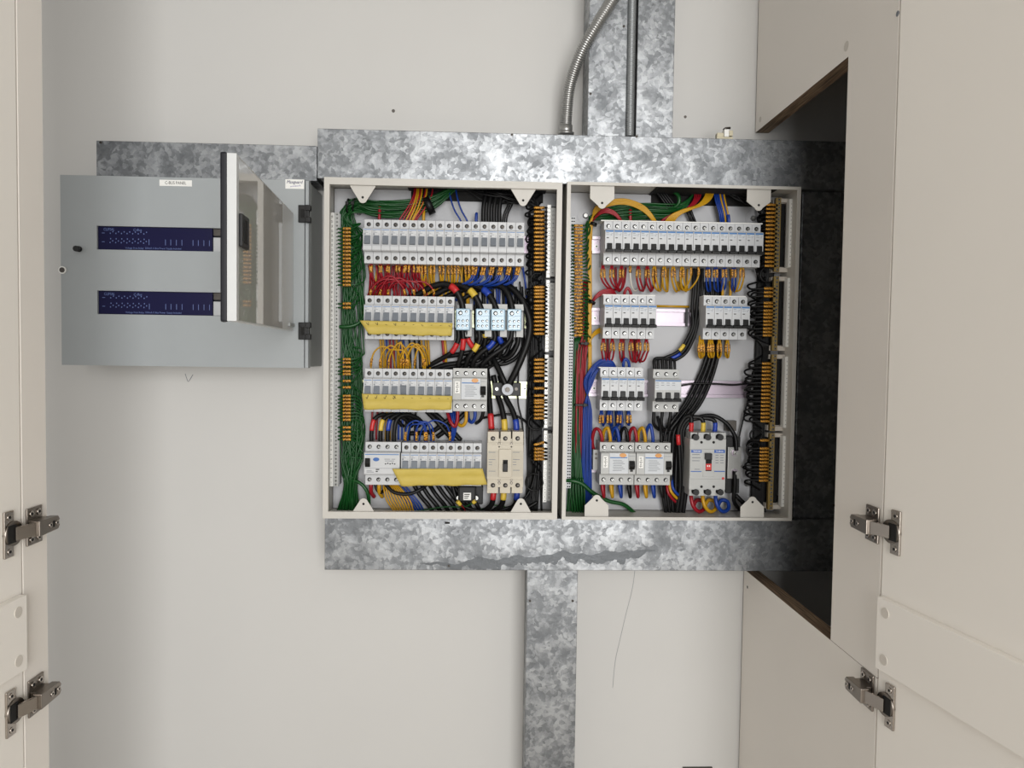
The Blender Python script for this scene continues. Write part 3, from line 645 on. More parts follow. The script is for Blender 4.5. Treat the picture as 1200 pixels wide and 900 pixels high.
def four_pole(xa, xb, ytop, ybot, label, style):
    x0, pw, zc = rowspan(xa, xb, ytop, ybot, 4); o = thing('residual_current_switch', (x0+2*pw, YPL-.004, zc-HB), label, 'switch')
    off = Vector((0, -(YPL-.004), HB)); W = 2*pw
    body = 'breaker_grey' if style != 'wide' else 'breaker_white'
    inst('body', MB().prism(breaker_profile(), 'X', -W+.0003, W-.0003).data('body', [body], bevel=.0006), o, off)
    for k in range(4):
        c = Vector(((k-1.5)*pw, 0, 0)); inst('terminal_screw', SCT[k], o, off+c); inst('terminal_screw', SCB[(k+1) % 4], o, off+c)
    y = YNO
    if style == 'wide':
        mb = MB().box(-W+.002, W-.002, y-.0002, y, .0195, .0212, 0)
        for (xa_, xb_, z_) in ((.005,.016,.0105),(.019,.026,.0105),(.006,.024,.007),(-.03,-.02,-.013),(-.03,-.016,-.0155)): mb.box(xa_, xb_, y-.0002, y, z_, z_+.0012, 1)
        for k in range(5): mb.box(.006+k*.0045, .0085+k*.0045, y-.0002, y, .0005+(k%2)*.001, .003+(k%2)*.001, 2)
        mb.box(-W+.001, W-.001, y-.0002, y, -.0075, -.0069, 1); mb.box(-.012,-.005, y-.0002, y, -.0105,-.0085, 2).box(-.012,-.008, y-.0002, y, -.0145,-.0125, 2)
        inst('printed_label', mb.data('printed_label', ['ink_blue','ink_grey','ink']), o, off)
        inst('toggle', MB().prism([(y+.001,.013),(y-.003,.013),(y-.007,.004),(y-.003,-.0045),(y+.001,-.0045)], 'X', -W+.0025, -W+.0125).data('toggle', ['black_plastic'], bevel=.0008), o, off)
        mb = MB(); mb.add([(-.0113+.0062*math.cos(a), y-.0006, .0105+.0038*math.sin(a)) for a in seq(0, 2*math.pi*15/16, 16)], [list(range(16))]); mb.add([(-.0113+.0062*math.cos(a), y+.0002, .0105+.0038*math.sin(a)) for a in seq(0, 2*math.pi*15/16, 16)], [])
        for k in range(16): mb.f.append([k,(k+1)%16,16+(k+1)%16,16+k]); mb.m.append(0); mb.s.append(False)
        inst('test_button', mb.data('test_button', ['blue_button']), o, off)
    else:
        xa_, xb_ = -W+.0195, -W+.0525
        mb = MB().box(xa_-.001, xb_+.001, y-.0002, y, .0135, .0155, 0).box(xa_-.0025, xa_-.0019, y-.0003, y, -.0195, .0235, 1).box(xb_+.003, xb_+.0036, y-.0003, y, -.0195, .0235, 1)
        mb.box(xa_-.002, xb_+.003, y-.0001, y, -.0175, .0235, 3)
        for k in range(7): mb.box(xa_+.005+(k%2)*.001, xb_-.010+(k%3)*.003, y-.0003, y, .0085-k*.0034, .0095-k*.0034, 2)
        mb.box(xb_+.004, W-.003, y-.0003, y, .0175, .0182, 2)
        inst('printed_label', mb.data('printed_label', ['ink_blue','ink_grey','ink_grey','label_grey']), o, off)
        inst('toggle', MB().prism([(y+.001,.0085),(y-.003,.0085),(y-.008,-.001),(y-.003,-.009),(y+.001,-.009)], 'X', W-.0138, W-.0028).box(W-.0115, W-.006, y-.002, y, -.0135, -.0095).data('toggle', ['black_plastic'], bevel=.0008), o, off)
        mb = MB(); cxo = xb_-.008; ring = [(cxo+.0068*math.cos(a), .0195+.0042*math.sin(a)) for a in seq(0, 2*math.pi*17/18, 18)]
        mb.prism(ring, 'Y', y-.0016, y+.0002); inst('test_button', mb.data('test_button', ['orange_button']), o, off)
        # handwritten tag
        mb = MB().box(-W+.005, -W+.0145, y-.0004, y, -.006, .0175, 0)
        for k in range(5):
            z_ = .0145-k*.004; mb.box(-W+.0065+(k%2)*.002, -W+.0115+(k%3)*.0008, y-.0006, y-.0003, z_-.0009, z_, 1); mb.box(-W+.0085, -W+.0094, y-.0006, y-.0003, z_-.003, z_, 1)
        inst('handwritten_tag', mb.data('handwritten_tag', ['label_white','ink']), o, off)
    return x0, pw, zc
four_pole(530.2, 571, 432.5, 480.8, 'grey four-pole switch with orange button, alone among grey-toggle breakers', 'std')
four_pole(426.4, 468.6, 517.8, 568, 'white four-pole switch with blue oval button', 'wide')
four_pole(704, 745.2, 519, 567.3, 'four-pole switch with orange button, the one beside the blue wire bundle', 'std')
four_pole(745.6, 788.2, 519.4, 567.6, 'four-pole switch with orange button, the one nearer the thick black cables', 'std')

# ------------------------------------------------------------------ moulded case breakers
def boxpx(mb, xa, xb, ya, yb, y0, y1, m=0):
    yf = min(y0, y1); a = P(xa, (ya+yb)/2, yf); b = P(xb, (ya+yb)/2, yf); c = P((xa+xb)/2, ya, yf); d = P((xa+xb)/2, yb, yf)
    return mb.box(a.x, b.x, min(y0,y1), max(y0,y1), d.z, c.z, m)
yf = -0.112
p = P(592, 577, yf)
o = thing('moulded_case_breaker', (p.x, YPL, p.z), 'cream moulded case breaker with a single black toggle', 'breaker')
mb = MB(); boxpx(mb, 570.8, 613.3, 521, 562, yf+.004, YPL)
for xa, xb in ((571.2,584.2),(586.2,598.4),(600,613)): boxpx(mb, xa, xb, 505.8, 578, yf+.007, YPL); 
boxpx(mb, 571, 613.2, 514, 571, yf+.010, YPL); boxpx(mb, 571, 613.2, 519, 527, yf+.005, YPL); boxpx(mb, 571, 613.2, 559, 571, yf+.0065, YPL)
mb.build('body', 'breaker_cream', o, bevel=.0006)
boxpx(MB(), 584.5, 599.6, 526.5, 559.3, yf, yf+.006).build('centre_strip', 'breaker_cream', o, bevel=.0006)
boxpx(MB(), 589.2, 595, 539, 553, yf-.0004, yf+.004).build('toggle_slot', 'dark_hole', o)
boxpx(MB(), 589.6, 594.6, 543.5, 552.5, yf-.009, yf+.002).build('toggle', 'black_plastic', o, bevel=.001)
for xa, xb, ya, yb in ((571.6,584,528.5,536.5),(571.6,584,537,550),(571.6,584,550.6,558.5),(600,612.6,528.5,536.5),(600,612.6,537,549),(600,612.6,549.6,558.5)):
    q = boxpx(MB(), xa, xb, ya, yb, yf+.0034, yf+.005).build('label_plate', 'cream_inset', o)
    mb = MB()
    for k in range(3 if yb-ya > 9 else 1):
        boxpx(mb, xa+1, xa+(5 if k else 9), ya+1.2+k*3, ya+1.9+k*3, yf+.0032, yf+.005)
    mb.build('print', 'ink_grey', q)
for x in (577.7, 592.2, 606.6):
    for y in (513.8, 568.6):
        q = P(x, y, yf+.007); MB().cyl((q.x, yf+.008, q.z), (0,-1,0), .0045, .0022 if y < 540 else .003, 14, 0).cyl((q.x+.0008, yf+.0056 if y < 540 else yf+.0048, q.z), (0,-1,0), .0025, .0004, 8, 1).build('terminal_screw', ['dark_hole','dark_steel'], o)
for x in (585, 599.3):
    for y in (520, 523.5, 562, 566):
        q = P(x, y, yf+.005); MB().cyl((q.x, yf+.006, q.z), (0,-1,0), .0028, .0016, 10, 0).cyl((q.x, yf+.0044, q.z), (0,-1,0), .0016, .0004, 8, 1).build('rivet', ['dark_steel','breaker_cream'], o)

p = P(829, 580, yf)
o = thing('moulded_case_breaker', (p.x, YPL, p.z), 'grey moulded case breaker with blue badges and red flag', 'breaker')
mb = MB(); boxpx(mb, 808, 850.4, 514.5, 574, yf+.002, YPL); boxpx(mb, 808.4, 850, 507, 581, yf+.011, YPL)
boxpx(mb, 818.5, 824.5, 507, 516, yf+.003, YPL); boxpx(mb, 832.7, 838.5, 507, 516, yf+.003, YPL); boxpx(mb, 818.5, 824.5, 573, 581, yf+.003, YPL); boxpx(mb, 832.7, 838.5, 573, 581, yf+.003, YPL)
mb.build('body', 'breaker_grey', o, bevel=.0006)
boxpx(MB(), 808.6, 850, 526.5, 561.5, yf, yf+.004).build('front_panel', 'breaker_grey', o, bevel=.0008)
boxpx(MB(), 824, 837, 531, 559, yf-.0012, yf+.002).build('toggle_surround', 'breaker_grey', o, bevel=.0008)
boxpx(MB(), 827, 834, 531.5, 552, yf-.0016, yf).build('toggle_slot', 'dark_hole', o)
boxpx(MB(), 827.2, 834.8, 531.5, 539, yf-.010, yf).build('toggle', 'black_plastic', o, bevel=.001)
q = boxpx(MB(), 827.2, 833.8, 543.5, 551, yf-.003, yf).build('red_flag', 'red_flag', o, bevel=.0005)
mb = MB()
for xx in (828.6, 830.8): boxpx(mb, xx, xx+1.3, 545.3, 547, yf-.0034, yf-.0028)
mb.build('print', 'label_white', q)
for k, (xa, xb, ya, yb, txt) in enumerate(((810,822.4,527.2,530.6,'TERASAKI'),(837,849.6,527.2,530.8,'TemBreak'))):
    q = boxpx(MB(), xa, xb, ya, yb, yf-.0004, yf).build('badge', 'mccb_blue', o); c = P((xa+xb)/2, (ya+yb)/2, yf)
    letter(MB(), txt, .0046, (c.x+(.001 if k == 0 else 0), yf-.0006, c.z), 0, 0, .1 if k else 0, .78).build('lettering', 'label_white', q)
mb = MB()
for k, (xa, xb, ya) in enumerate(((811,820,532.2),(811,821,536),(811,820,539.5),(814,820,549.5),(838.5,842,533),(838.5,842,536),(838.5,842,539),(844,848,533),(844,848,536),(844,848,539),(838.5,842,542),(844,848,542))): boxpx(mb, xa, xb, ya, ya+.9, yf-.0003, yf, 0)
boxpx(mb, 809.5, 822, 552, 553, yf-.0003, yf, 1); boxpx(mb, 837, 849.6, 551.8, 553, yf-.0003, yf, 1)
mb.build('print', ['ink_grey','mccb_blue'], o)
q = P(847.3, 560.6, yf); MB().cyl((q.x, yf+.001, q.z), (0,-1,0), .0026, .002, 12).build('trip_button', 'red_button', o)
for x in (814.3, 828.3, 842.8):
    for y in (512, 576):
        q = P(x, y, yf+.008); MB().cyl((q.x, YPL-.02, q.z), (0,-1,0), .0062, .0605, 14).build('terminal_clamp', 'black_plastic', o)
for x in (822, 836.3):
    for y in (518.3, 570.3):
        q = P(x, y, yf+.002); MB().cyl((q.x, yf+.003, q.z), (0,-1,0), .0027, .0018, 10).build('fixing_hole', 'dark_hole', o)
# earth link plate with two bolts beside it
p = P(861, 561, -.075)
o = thing('link_plate', (p.x, YPL, p.z), 'zinc link plate with two bolts beside the grey moulded breaker', 'terminal')
boxpx(MB(), 853, 868.5, 524, 561, -.072, -.068).build('plate', 'screw_steel', o, bevel=.0006)
boxpx(MB(), 851.5, 867, 512, 578, -.066, YPL).build('insulator', 'black_plastic', o, bevel=.001)
for y in (530.5, 553.5):
    q = P(861, y, -.072); b = MB().cyl((q.x, -.0718, q.z), (0,-1,0), .0072, .002, 20).build('washer', 'zinc_rail', o); MB().cyl((q.x, -.0738, q.z), (0,-1,0), .005, .0055, 6, smooth=False).cyl((q.x, -.079, q.z), (0,-1,0), .0032, .008, 12).build('bolt', 'screw_steel', b)
boxpx(MB(), 850, 863, 493, 505, YPL-.012, YPL).build('backing_bracket', 'dark_steel', o)

# ------------------------------------------------------------------ distribution blocks
for k, x in enumerate((534.2, 557.4, 575.3, 594.4)):
    xa, xb = x, x+16.8; yb_ = -.094; ya, yz = 361.5+k*.2, 387+k*.2
    p = P((xa+xb)/2, yz, yb_)
    o = thing('distribution_block', (p.x, YPL, p.z), 'pale blue covered distribution block under the %s cable' % ('red-banded','yellow-banded','blue-banded','unbanded')[k], 'terminal block', 'four distribution blocks on the zinc rail')
    boxpx(MB(), xa+1.5, xb+2.2, ya-4.5, yz+8, -.066, YPL-.008).build('base', 'breaker_grey', o, bevel=.001)
    boxpx(MB(), xa+7.5, xb+2.6, ya-5.5, ya+2, -.080, -.06).build('cable_guide', 'breaker_grey', o, bevel=.0006)
    boxpx(MB(), xa+10.5, xb+2, yz-2, yz+7.5, -.078, -.06).build('foot_clip', 'breaker_grey', o, bevel=.0006)
    c = boxpx(MB(), xa, xb, ya, yz, yb_, -.062).build('cover', 'cover_blue', o, bevel=.0025)
    boxpx(MB(), xa+.9, xb-.9, ya+1, ya+8.6, yb_-.0012, yb_+.001).build('cover_step', 'cover_blue', c, bevel=.0006)
    for (dx, dy, rr) in ((5.4,5.2,.0044),(12.3,3.6,.0026),(3,14.5,.0026),(8.2,14.5,.0026),(13.2,14.3,.0026),(3,20.3,.0026),(8,20.3,.0026),(13,20.2,.0026)):
        q = P(xa+dx, ya+dy, yb_); f = -.0012 if dy < 9 else 0
        MB().cyl((q.x, yb_+f+.0004, q.z), (0,-1,0), rr, .001, 12, 0).cyl((q.x+.0004, yb_+f-.0005, q.z-.0004), (0,-1,0), rr*.55, .0003, 8, 1).build('terminal_screw', ['dark_hole','screw_steel'], o)
# stud terminal on the third rail
p = P(594.5, 465, -.06)
o = thing('stud_terminal', (p.x, YPL-.008, p.z), 'black stud terminal with a large round washer, where two thick cables meet', 'terminal')
boxpx(MB(), 577.5, 610.5, 448.5, 464, -.060, YPL-.009).build('base', 'black_plastic', o, bevel=.001)
q = P(594.5, 456.3, -.07); MB().cyl((q.x, -.0595, q.z), (0,-1,0), .0118, .0225, 28).build('washer', 'zinc_washer', o, bevel=.0006)
MB().cyl((q.x, -.0818, q.z), (0,-1,0), .0055, .004, 6, smooth=False).cyl((q.x, -.0855, q.z), (0,-1,0), .0032, .005, 12).build('stud', 'dark_steel', o)
for x, m in ((582.2,'screw_steel'),(605,'dark_steel')):
    q = P(x, 455.8, -.06); MB().cyl((q.x, -.0598, q.z), (0,-1,0), .0034, .0012, 12).build('screw', m, o)
# small black contactor under the bottom row
p = P(547, 592, -.07)
o = thing('contactor', (p.x, YPL, p.z), 'small black relay with a white label under the taped row', 'relay')
boxpx(MB(), 528.5, 566, 569, 591, -.055, YPL).build('base', 'black_plastic', o, bevel=.002)
boxpx(MB(), 536.5, 558, 570.5, 589, -.078, -.055).build('coil_housing', 'black_plastic', o, bevel=.004)
c = boxpx(MB(), 543, 552, 577.5, 586, -.0786, -.077).build('label', 'label_white', o)
mb = MB()
for k in range(3): boxpx(mb, 544, 550.5-k, 579+k*2.2, 580+k*2.2, -.0789, -.078)
mb.build('print', 'ink', c)
for x in (537.5, 558): MB().cyl(P(x, 583, -.07), (0,-1,0), .0045, .006, 12).build('terminal_stud', 'screw_steel', o)

# ------------------------------------------------------------------ terminal bars
def bar_column(label, group, sections, parts, y_front):
    # sections: list of (ytop, ybot) px at reference x; parts: list of (name, x0, x1 world, depth front, material)
    for (zt, zb, lab) in sections:
        x0 = min(p[1] for p in parts); x1 = max(p[2] for p in parts)
        o = thing('terminal_bar', ((x0+x1)/2, YPL, zb), lab, 'terminal bar', group)
        yield o, zt, zb
def screws_part(o, x, zt, zb, pitch, y, r, m='screw_steel', hole='dark_hole', name='screws'):
    n = int((zt-zb)/pitch); mb = MB()
    for k in range(n):
        z = zt-(k+.5)*(zt-zb)/n; mb.cyl((x, y+.0004, z), (0,-1,0), r, .0012, 8, 0); mb.cyl((x+.0003, y-.0007, z), (0,-1,0), r*.45, .0003, 6, 1)
    q = mb.build(name, [m, hole], o); q['kind'] = 'stuff'; return q
def numerals(o, x, zt, zb, n, y, size, rot, start=1, up=True, m='ink'):
    mb = MB()
    for k in range(n):
        z = zb+(k+.5)*(zt-zb)/n if up else zt-(k+.5)*(zt-zb)/n
        letter(mb, str(start+k), size, (x, y-.0003, z), 0, rot)
    q = mb.build('numerals', m, o); q['kind'] = 'stuff'; return q
YT = -0.070
# board with grey toggles: earth bar
xa, xb, xc = WX(386.3,410,YT), WX(391.2,410,YT), WX(397,410,YT); zt, zb = WZ(391,249,YT), WZ(391,570,YT)
o = thing('terminal_bar', (xb, YPL, zb), 'long numbered earth bar where the green wires of the taped board end', 'terminal bar')
MB().box(xa, xc+.001, YT+.006, YPL, zb+.002, zt-.002).build('base', 'plate_coat', o)
MB().box(xa, xb-.0004, YT, YT+.006, zb, zt).build('number_strip', 'label_white', o)
MB().box(xb, xc, YT+.001, YT+.008, zb, zt).build('metal_bar', 'breaker_grey', o)
screws_part(o, (xb+xc)/2, zt, zb, .0074, YT+.001, .0031)
numerals(o, (xa+xb)/2, zt-.004, zb+.004, 58, YT, .0052, math.pi/2)
# board with grey toggles: neutral bars
xa, xb, xc = WX(638.7,410,YT), WX(643.2,410,YT), WX(649,410,YT)
for k, (ya, yb) in enumerate(((240,325.5),(328,412.5),(415.5,501.5),(504.5,588.5))):
    zt, zb = WZ(643,ya,YT), WZ(643,yb,YT)
    o = thing('terminal_bar', (xb, YPL, zb), 'white and grey neutral bar in the taped board, %s of four down' % ('first','second','third','last')[k], 'terminal bar', 'neutral bars of the taped board')
    MB().box(xa+.001, xc, YT+.006, YPL, zb+.002, zt-.002).build('base', 'black_plastic', o)
    MB().box(xa, xb, YT-.001, YT+.008, zb, zt).build('metal_bar', 'label_white', o)
    MB().box(xb+.0003, xc, YT, YT+.006, zb+.003, zt-.006).build('number_strip', 'breaker_grey', o)
    screws_part(o, (xa+xb)/2, zt, zb, .0074, YT-.001, .0024, 'screw_steel')
    numerals(o, (xb+xc)/2, zt-.008, zb+.005, 16, YT, .0055, math.pi/2, 1+16*k, False)
# board with black toggles: earth bar hard against the side
xa, xb = WX(664,410,YT), WX(671.5,410,YT); zt, zb = WZ(668,254,YT), WZ(668,572,YT)
o = thing('terminal_bar', ((xa+xb)/2, YPL, zb), 'perforated earth bar where the green wires of the black-toggle board end', 'terminal bar')
MB().box(xa, xb, YT, YPL, zb, zt).build('metal_bar', 'breaker_white', o)
screws_part(o, xb-.0022, zt, zb, .0062, YT, .0016, 'dark_hole'); q = screws_part(o, xb-.0062, zt, zb, .0062, YT, .0016, 'dark_hole', name='rear_screws')
# board with black toggles: neutral bars
xa, xb, xc, xd = WX(904.3,410,YT), WX(910.2,410,YT), WX(917.8,410,YT), WX(922.5,410,YT)
for k, (ya, yb) in enumerate(((232,318.5),(324,411),(415.5,505),(508,597))):
    zt, zb = WZ(912,ya,YT), WZ(912,yb,YT)
    o = thing('terminal_bar', (xb, YPL, zb), 'brass neutral bar with white number strip, %s of four down from the trunking' % ('first','second','third','last')[k], 'terminal bar', 'brass neutral bars')
    MB().box(xa, xd, YT+.012, YPL, zb, zb+.011).box(xb, xd-.001, YT+.004, YT+.0119, zb, zb+.009).build('bracket', 'cap_plastic', o)
    MB().box(xa, xd, YT+.012, YPL, zt-.009, zt).box(xb, xd-.001, YT+.004, YT+.0119, zt-.008, zt).build('bracket', 'cap_plastic', o)
    MB().box(xa, xb, YT-.002, YT+.006, zb, zt).build('metal_bar', 'brass', o)
    MB().box(xb, xc, YT+.012, YPL, zb+.011, zt-.009).build('gap_backing', 'black_plastic', o)
    MB().box(xc, xd, YT-.012, YT+.004, zb+.008, zt-.004).build('number_strip', 'label_white', o)
    screws_part(o, (xa+xb)/2+.001, zt, zb, .0078, YT-.002, .0027, 'screw_steel')
    mb = MB()
    for j in range(16): z = zt-.01-(j+.5)*(zt-zb-.02)/16; mb.box((xc+xd)/2-.0008, (xc+xd)/2+.0008, YT-.0123, YT-.012, z-.0006, z+.0006)
    mb.build('print', 'ink_grey', o)
p = P(924.5, 585, -.06); MB().box(.6208-.0012, .6208, p.y-.01, p.y+.01, p.z-.012, p.z+.006).build('cable_slot', 'dark_hole', eR)

# ------------------------------------------------------------------ wires
MATW = {'r':'red_pvc','y':'yellow_pvc','b':'blue_pvc','g':'green_pvc','k':'black_pvc','w':'white_pvc'}
CN = {'r':'red','y':'yellow','b':'blue','g':'green','k':'black','w':'white'}
def sub(path, u0, u1, n):
    i0, i1 = u0*n, u1*n; out = []
    def at(t):
        t = max(0, min(len(path)-1, t)); i = min(int(t), len(path)-2); return path[i].lerp(path[i+1], t-i)
    k = max(3, int(abs(i1-i0))+1)
    return [at(i0+(i1-i0)*j/(k-1)) for j in range(k)]
def wire(pts, r, col, label, group=None, marks=(), bands=(), cat='wire', name=None, world=False, n=5, seg=6, mr=None):
    w3 = [Vector(p) for p in pts] if world else [P(*p) for p in pts]
    path = smooth_path(w3, n); nm = name or CN[col]+('_cable' if cat == 'cable' else '_wire')
    o = MB().tube(path, r, seg).build(nm, MATW[col], loc=path[-1]); tag(o, label, cat, group)
    for (u0, u1) in marks:
        MB().tube(sub(path, u0, u1, n), mr or r*1.55, seg).build('wire_marker', 'wire_marker', o)
    for (u0, u1, m) in bands:
        MB().tube(sub(path, u0, u1, n), r*1.1, max(seg, 8)).build('colour_band', m, o)
    return o
J = lambda a: rnd.uniform(-a, a)
RW = 0.0017                                # thin wire radius

# --- green earth wires of the taped board
lab = 'thin green earth wire with orange markers at the long numbered earth bar'; grp = 'marked green wires of the taped board'
ys = seq(268,334,16)+[356,360.5]+[421,425,430,435,438.5,446.5,454]+seq(464,492,8)+[501,506,511,515]
for i, y in enumerate(ys):
    v = rnd.random(); o_ = J(7)
    if y < 450:
        if i % 3:
            xr = 417+v*9
            pts = [(536+J(5),216,-.055),(508+J(3),237+o_,-.06+J(.008)),(468,246+o_*1.3,-.06+J(.01)),(436,245+o_*1.2,-.06+J(.01)),(414+v*6,241+o_*.8,-.06+J(.01)),(398+v*4+(i%4)*2,256+o_,-.055+J(.006))]
            if y > 300: pts += [(404+v*8,y-34,-.05+J(.006)),(xr,y-16,-.056+J(.006))]
            pts += [(xr-1,y-7,-.062),(xr-7,y-1,-.070)]
        else:
            xr = 420+v*7
            pts = [(536+J(5),216,-.055),(508+J(3),237+o_,-.06+J(.008)),(468,246+o_*1.3,-.06+J(.01)),(436,245+o_*1.2,-.06+J(.01)),(412,246+o_*.8,-.06+J(.01)),(409+v*8,262,-.05)]
            if y > 290: pts += [(xr,y-22,-.055+J(.006))]
            pts += [(xr,y-6,-.062),(xr-8,y-1,-.070)]
    else:
        xr = 420+v*8
        pts = [(402+v*20+J(3),603,-.05+J(.01)),(404+v*13+J(2),566,-.055+J(.012)),(400+v*24,(y+566)/2+J(6)+8,-.058+J(.014)),(xr,y+14+v*10,-.056+J(.01)),(xr-1,y+5,-.064),(xr-7,y,-.070)]
    k = len(pts)-1
    pts += [(411,y,-.073),(402,y,-.074),(396,y,-.071)]
    wire(pts, RW*.95, 'g', lab, grp, marks=((k+1,k+2),), mr=.0028)
lab = 'thin green earth wire running down behind the orange markers without one of its own'; grp = 'unmarked green wires of the taped board'
for i in range(26):
    v = i/25; o_ = J(7)
    pts = [(540+J(6),214,-.05),(508,236+o_,-.055),(468,245+o_*1.4,-.055+J(.01)),(436,244+o_*1.2,-.055+J(.008)),(412+v*4,240+o_*.9,-.055+J(.008)),(397+v*14,258,-.05+J(.005)),(398+v*26+J(2),320+J(10),-.046+J(.005)),(412+J(11),385+J(8),-.046+J(.006)),(400+((i*7)%26),450,-.046+J(.006)),(402+((i*11)%23),520,-.047+J(.006)),(404+v*14,565,-.05+J(.006)),(396+v*26,604,-.045)]
    wire(pts, RW, 'g', lab, grp, n=4)
lab = 'thin green wire in the tail that fans out below the earth bar'; grp = 'green wire tails below the earth bar'
for i in range(14):
    v = i/13; yy = 510+J(25)
    wire([(396+v*24+J(4),604,-.05),(405+v*11,566,-.06+J(.01)),(400+((i*5)%14)*2,540+J(6),-.066+J(.008)),(399+v*26,yy,-.062+J(.006)),(410+v*8,yy-40,-.05)], RW, 'g', lab, grp)
wire([(388,383,-.062),(399,383,-.066),(412,382,-.066),(422,377,-.062),(427,366,-.056),(424,345,-.05),(418,310,-.044)], .0036, 'g', 'thick green cable looping from the earth bar above the second taped row', cat='cable', seg=8)
wire([(408,563,-.062),(418,564,-.068),(427,571,-.07),(432,583,-.066),(432,603,-.055)], .0036, 'g', 'thick green cable bending down to the ear under the blue-button switch', cat='cable', seg=8)
# zip ties on the green trunk
for k, x in enumerate((408, 414.5)):
    c = P(x, 239.5, -.062); pts = [c+Vector((.002*math.sin(a)+.001*k, -.012*math.cos(a), .0125*math.sin(a)+.003*math.cos(2*a))) for a in seq(0, 2*math.pi, 16)]
    tag(MB().tube(pts, .0016, 6).box(c.x-.003, c.x+.003, c.y-.0155, c.y-.0105, c.z-.003, c.z+.003).build('cable_tie', 'black_pvc'), 'black cable tie round the green wires beside the mounting ear', 'cable tie', 'paired ties on the green trunk')
a, b = P(500,243,-.06), P(510,238.5,-.06); d = (b-a).normalized()
tag(MB().cyl(P(499,242.5,-.06), d, .0185, .014, 18).build('cable_tie', 'black_pvc'), 'wide black tape wrap round the green wire trunk', 'tape')

# --- wires dropping to the top of the untaped row
lab = 'thin %s wire dropping from the trunking to the untaped row'; grp = 'wires dropping to the untaped row'
for i, (xt, xb_, c) in enumerate(((486,468,'r'),(488,472,'r'),(491,480,'y'),(493,477,'r'),(495,483,'y'),(489,476,'y'),(499,486,'r'),(500.5,484,'y'),(507,488,'r'))):
    wire([(xt,214,-.05),(xt-1,228,-.064),((xt+xb_)/2+1,243,-.07),(xb_,258,-.072),(xb_-2,268,-.06)], RW, c, lab % CN[c], grp+' '+CN[c])
for i, (xt, xb_) in enumerate(((525.5,540),(533.5,547.5))):
    wire([(xt,214,-.05),(xt+2,230,-.06),(xt+7,246,-.064),(xb_,259,-.066),(xb_+2,270,-.05)], RW, 'b', lab % 'blue', grp+' blue')
for x, c in ((444.6,'r'),(496.5,'y'),(558.2,'b')):
    y0 = 242.5 if c == 'r' else (245.5 if c == 'y' else 250.5)
    wire([(x+.3,y0,-.062),(x,252,-.066),(x-.3,264,-.066)], .0031, c, 'thick short %s cable end standing on the untaped row' % CN[c], cat='cable', seg=8)
for k in range(4):
    x = 566.5+k*6.2
    wire([(x+6,214,-.05),(x+2,232,-.066),(x,246,-.07),(x,264,-.066)], .0046, 'k', 'thick black cable standing on the untaped row of breakers', 'four black cables on the untaped row', cat='cable', seg=8)
for k in range(3): wire([(600+k*3,222,-.055),(596+k*2.5,238,-.062),(590+k*2.4,252,-.066),(588.5+k*2.2,266,-.06)], RW, 'k', 'thin black wire dropping to the untaped row beside the thick black cables', 'thin black wires to the untaped row')
# black trunk sweeping to the neutral bars
lab = 'thin black neutral wire sweeping under the trunking to the neutral bars of the taped board'; grp = 'black wires sweeping to the taped board neutral bars'
for i in range(22):
    v = i/21; x0 = 534+v*60
    wire([(x0,212,-.045),(x0+14,222+v*2+J(2),-.055),(570+v*35+J(4),232+J(7)-v*3,-.062+J(.01)),(606+J(5),233+J(7),-.062+J(.01)),(624+J(3),236+J(6),-.055+J(.008)),(628+v*9,256,-.048),(627+((i*7)%11),300,-.044),(627+((i*5)%11),370,-.044)], RW*1.05, 'k', lab, grp)
lab = 'thin black neutral wire running upright behind the markers of the taped board'; grp = 'upright black wires of the taped board'
for i in range(24):
    x = 621+((i*7)%17)
    wire(([(x,250+J(5),-.042+J(.004)),(x+J(2),330,-.042)] if i < 16 else [(x-3,400,-.041)])+[(x+J(2),420,-.044+J(.004)),(x+J(2)-2,500,-.043),(x+J(3)-4,560,-.045),(x-6+J(4),600,-.045)], .0021, 'k', lab, grp)
lab = 'thin black neutral wire looping through orange markers in the taped board'; grp = 'marked black wires of the taped board'
ys = seq(243.5,316,16)+seq(336.5,348,4)+[353,358]+seq(362,391,7)+seq(421.5,440,5)+[446.5,455,463.5,469]+seq(472,490,5)+[519.5,526,530,534,538]
for i, y in enumerate(ys):
    v = rnd.random(); xl = 616.5+v*5 if y < 400 else 620+v*6
    t_ = 2 if y == 519.5 else 0
    up = 1 if i % 2 else -1
    pts = [(634,y+up*16,-.046),(627,y+up*9+J(2),-.055),(xl,y+up*5,-.062+J(.006)),(xl+.5,y+1.5,-.068),(626,y+t_,-.077),(637.5,y-t_*.5,-.077),(641,y,-.073)]
    wire(pts, RW*1.2, 'k', lab, grp, marks=((4,5),), mr=.0029)
for (x, y, rr) in ((630,328,8),(628,495,9),(626,565,10)):
    pts = [(x+rr*math.cos(a),y+rr*1.0*math.sin(a),-.074+.006*math.sin(a*.5)) for a in seq(-.6, 5.2, 9)]
    wire(pts, RW*1.2, 'k', 'loose loop of black wire in front of the neutral bars of the taped board', 'loose black loops')

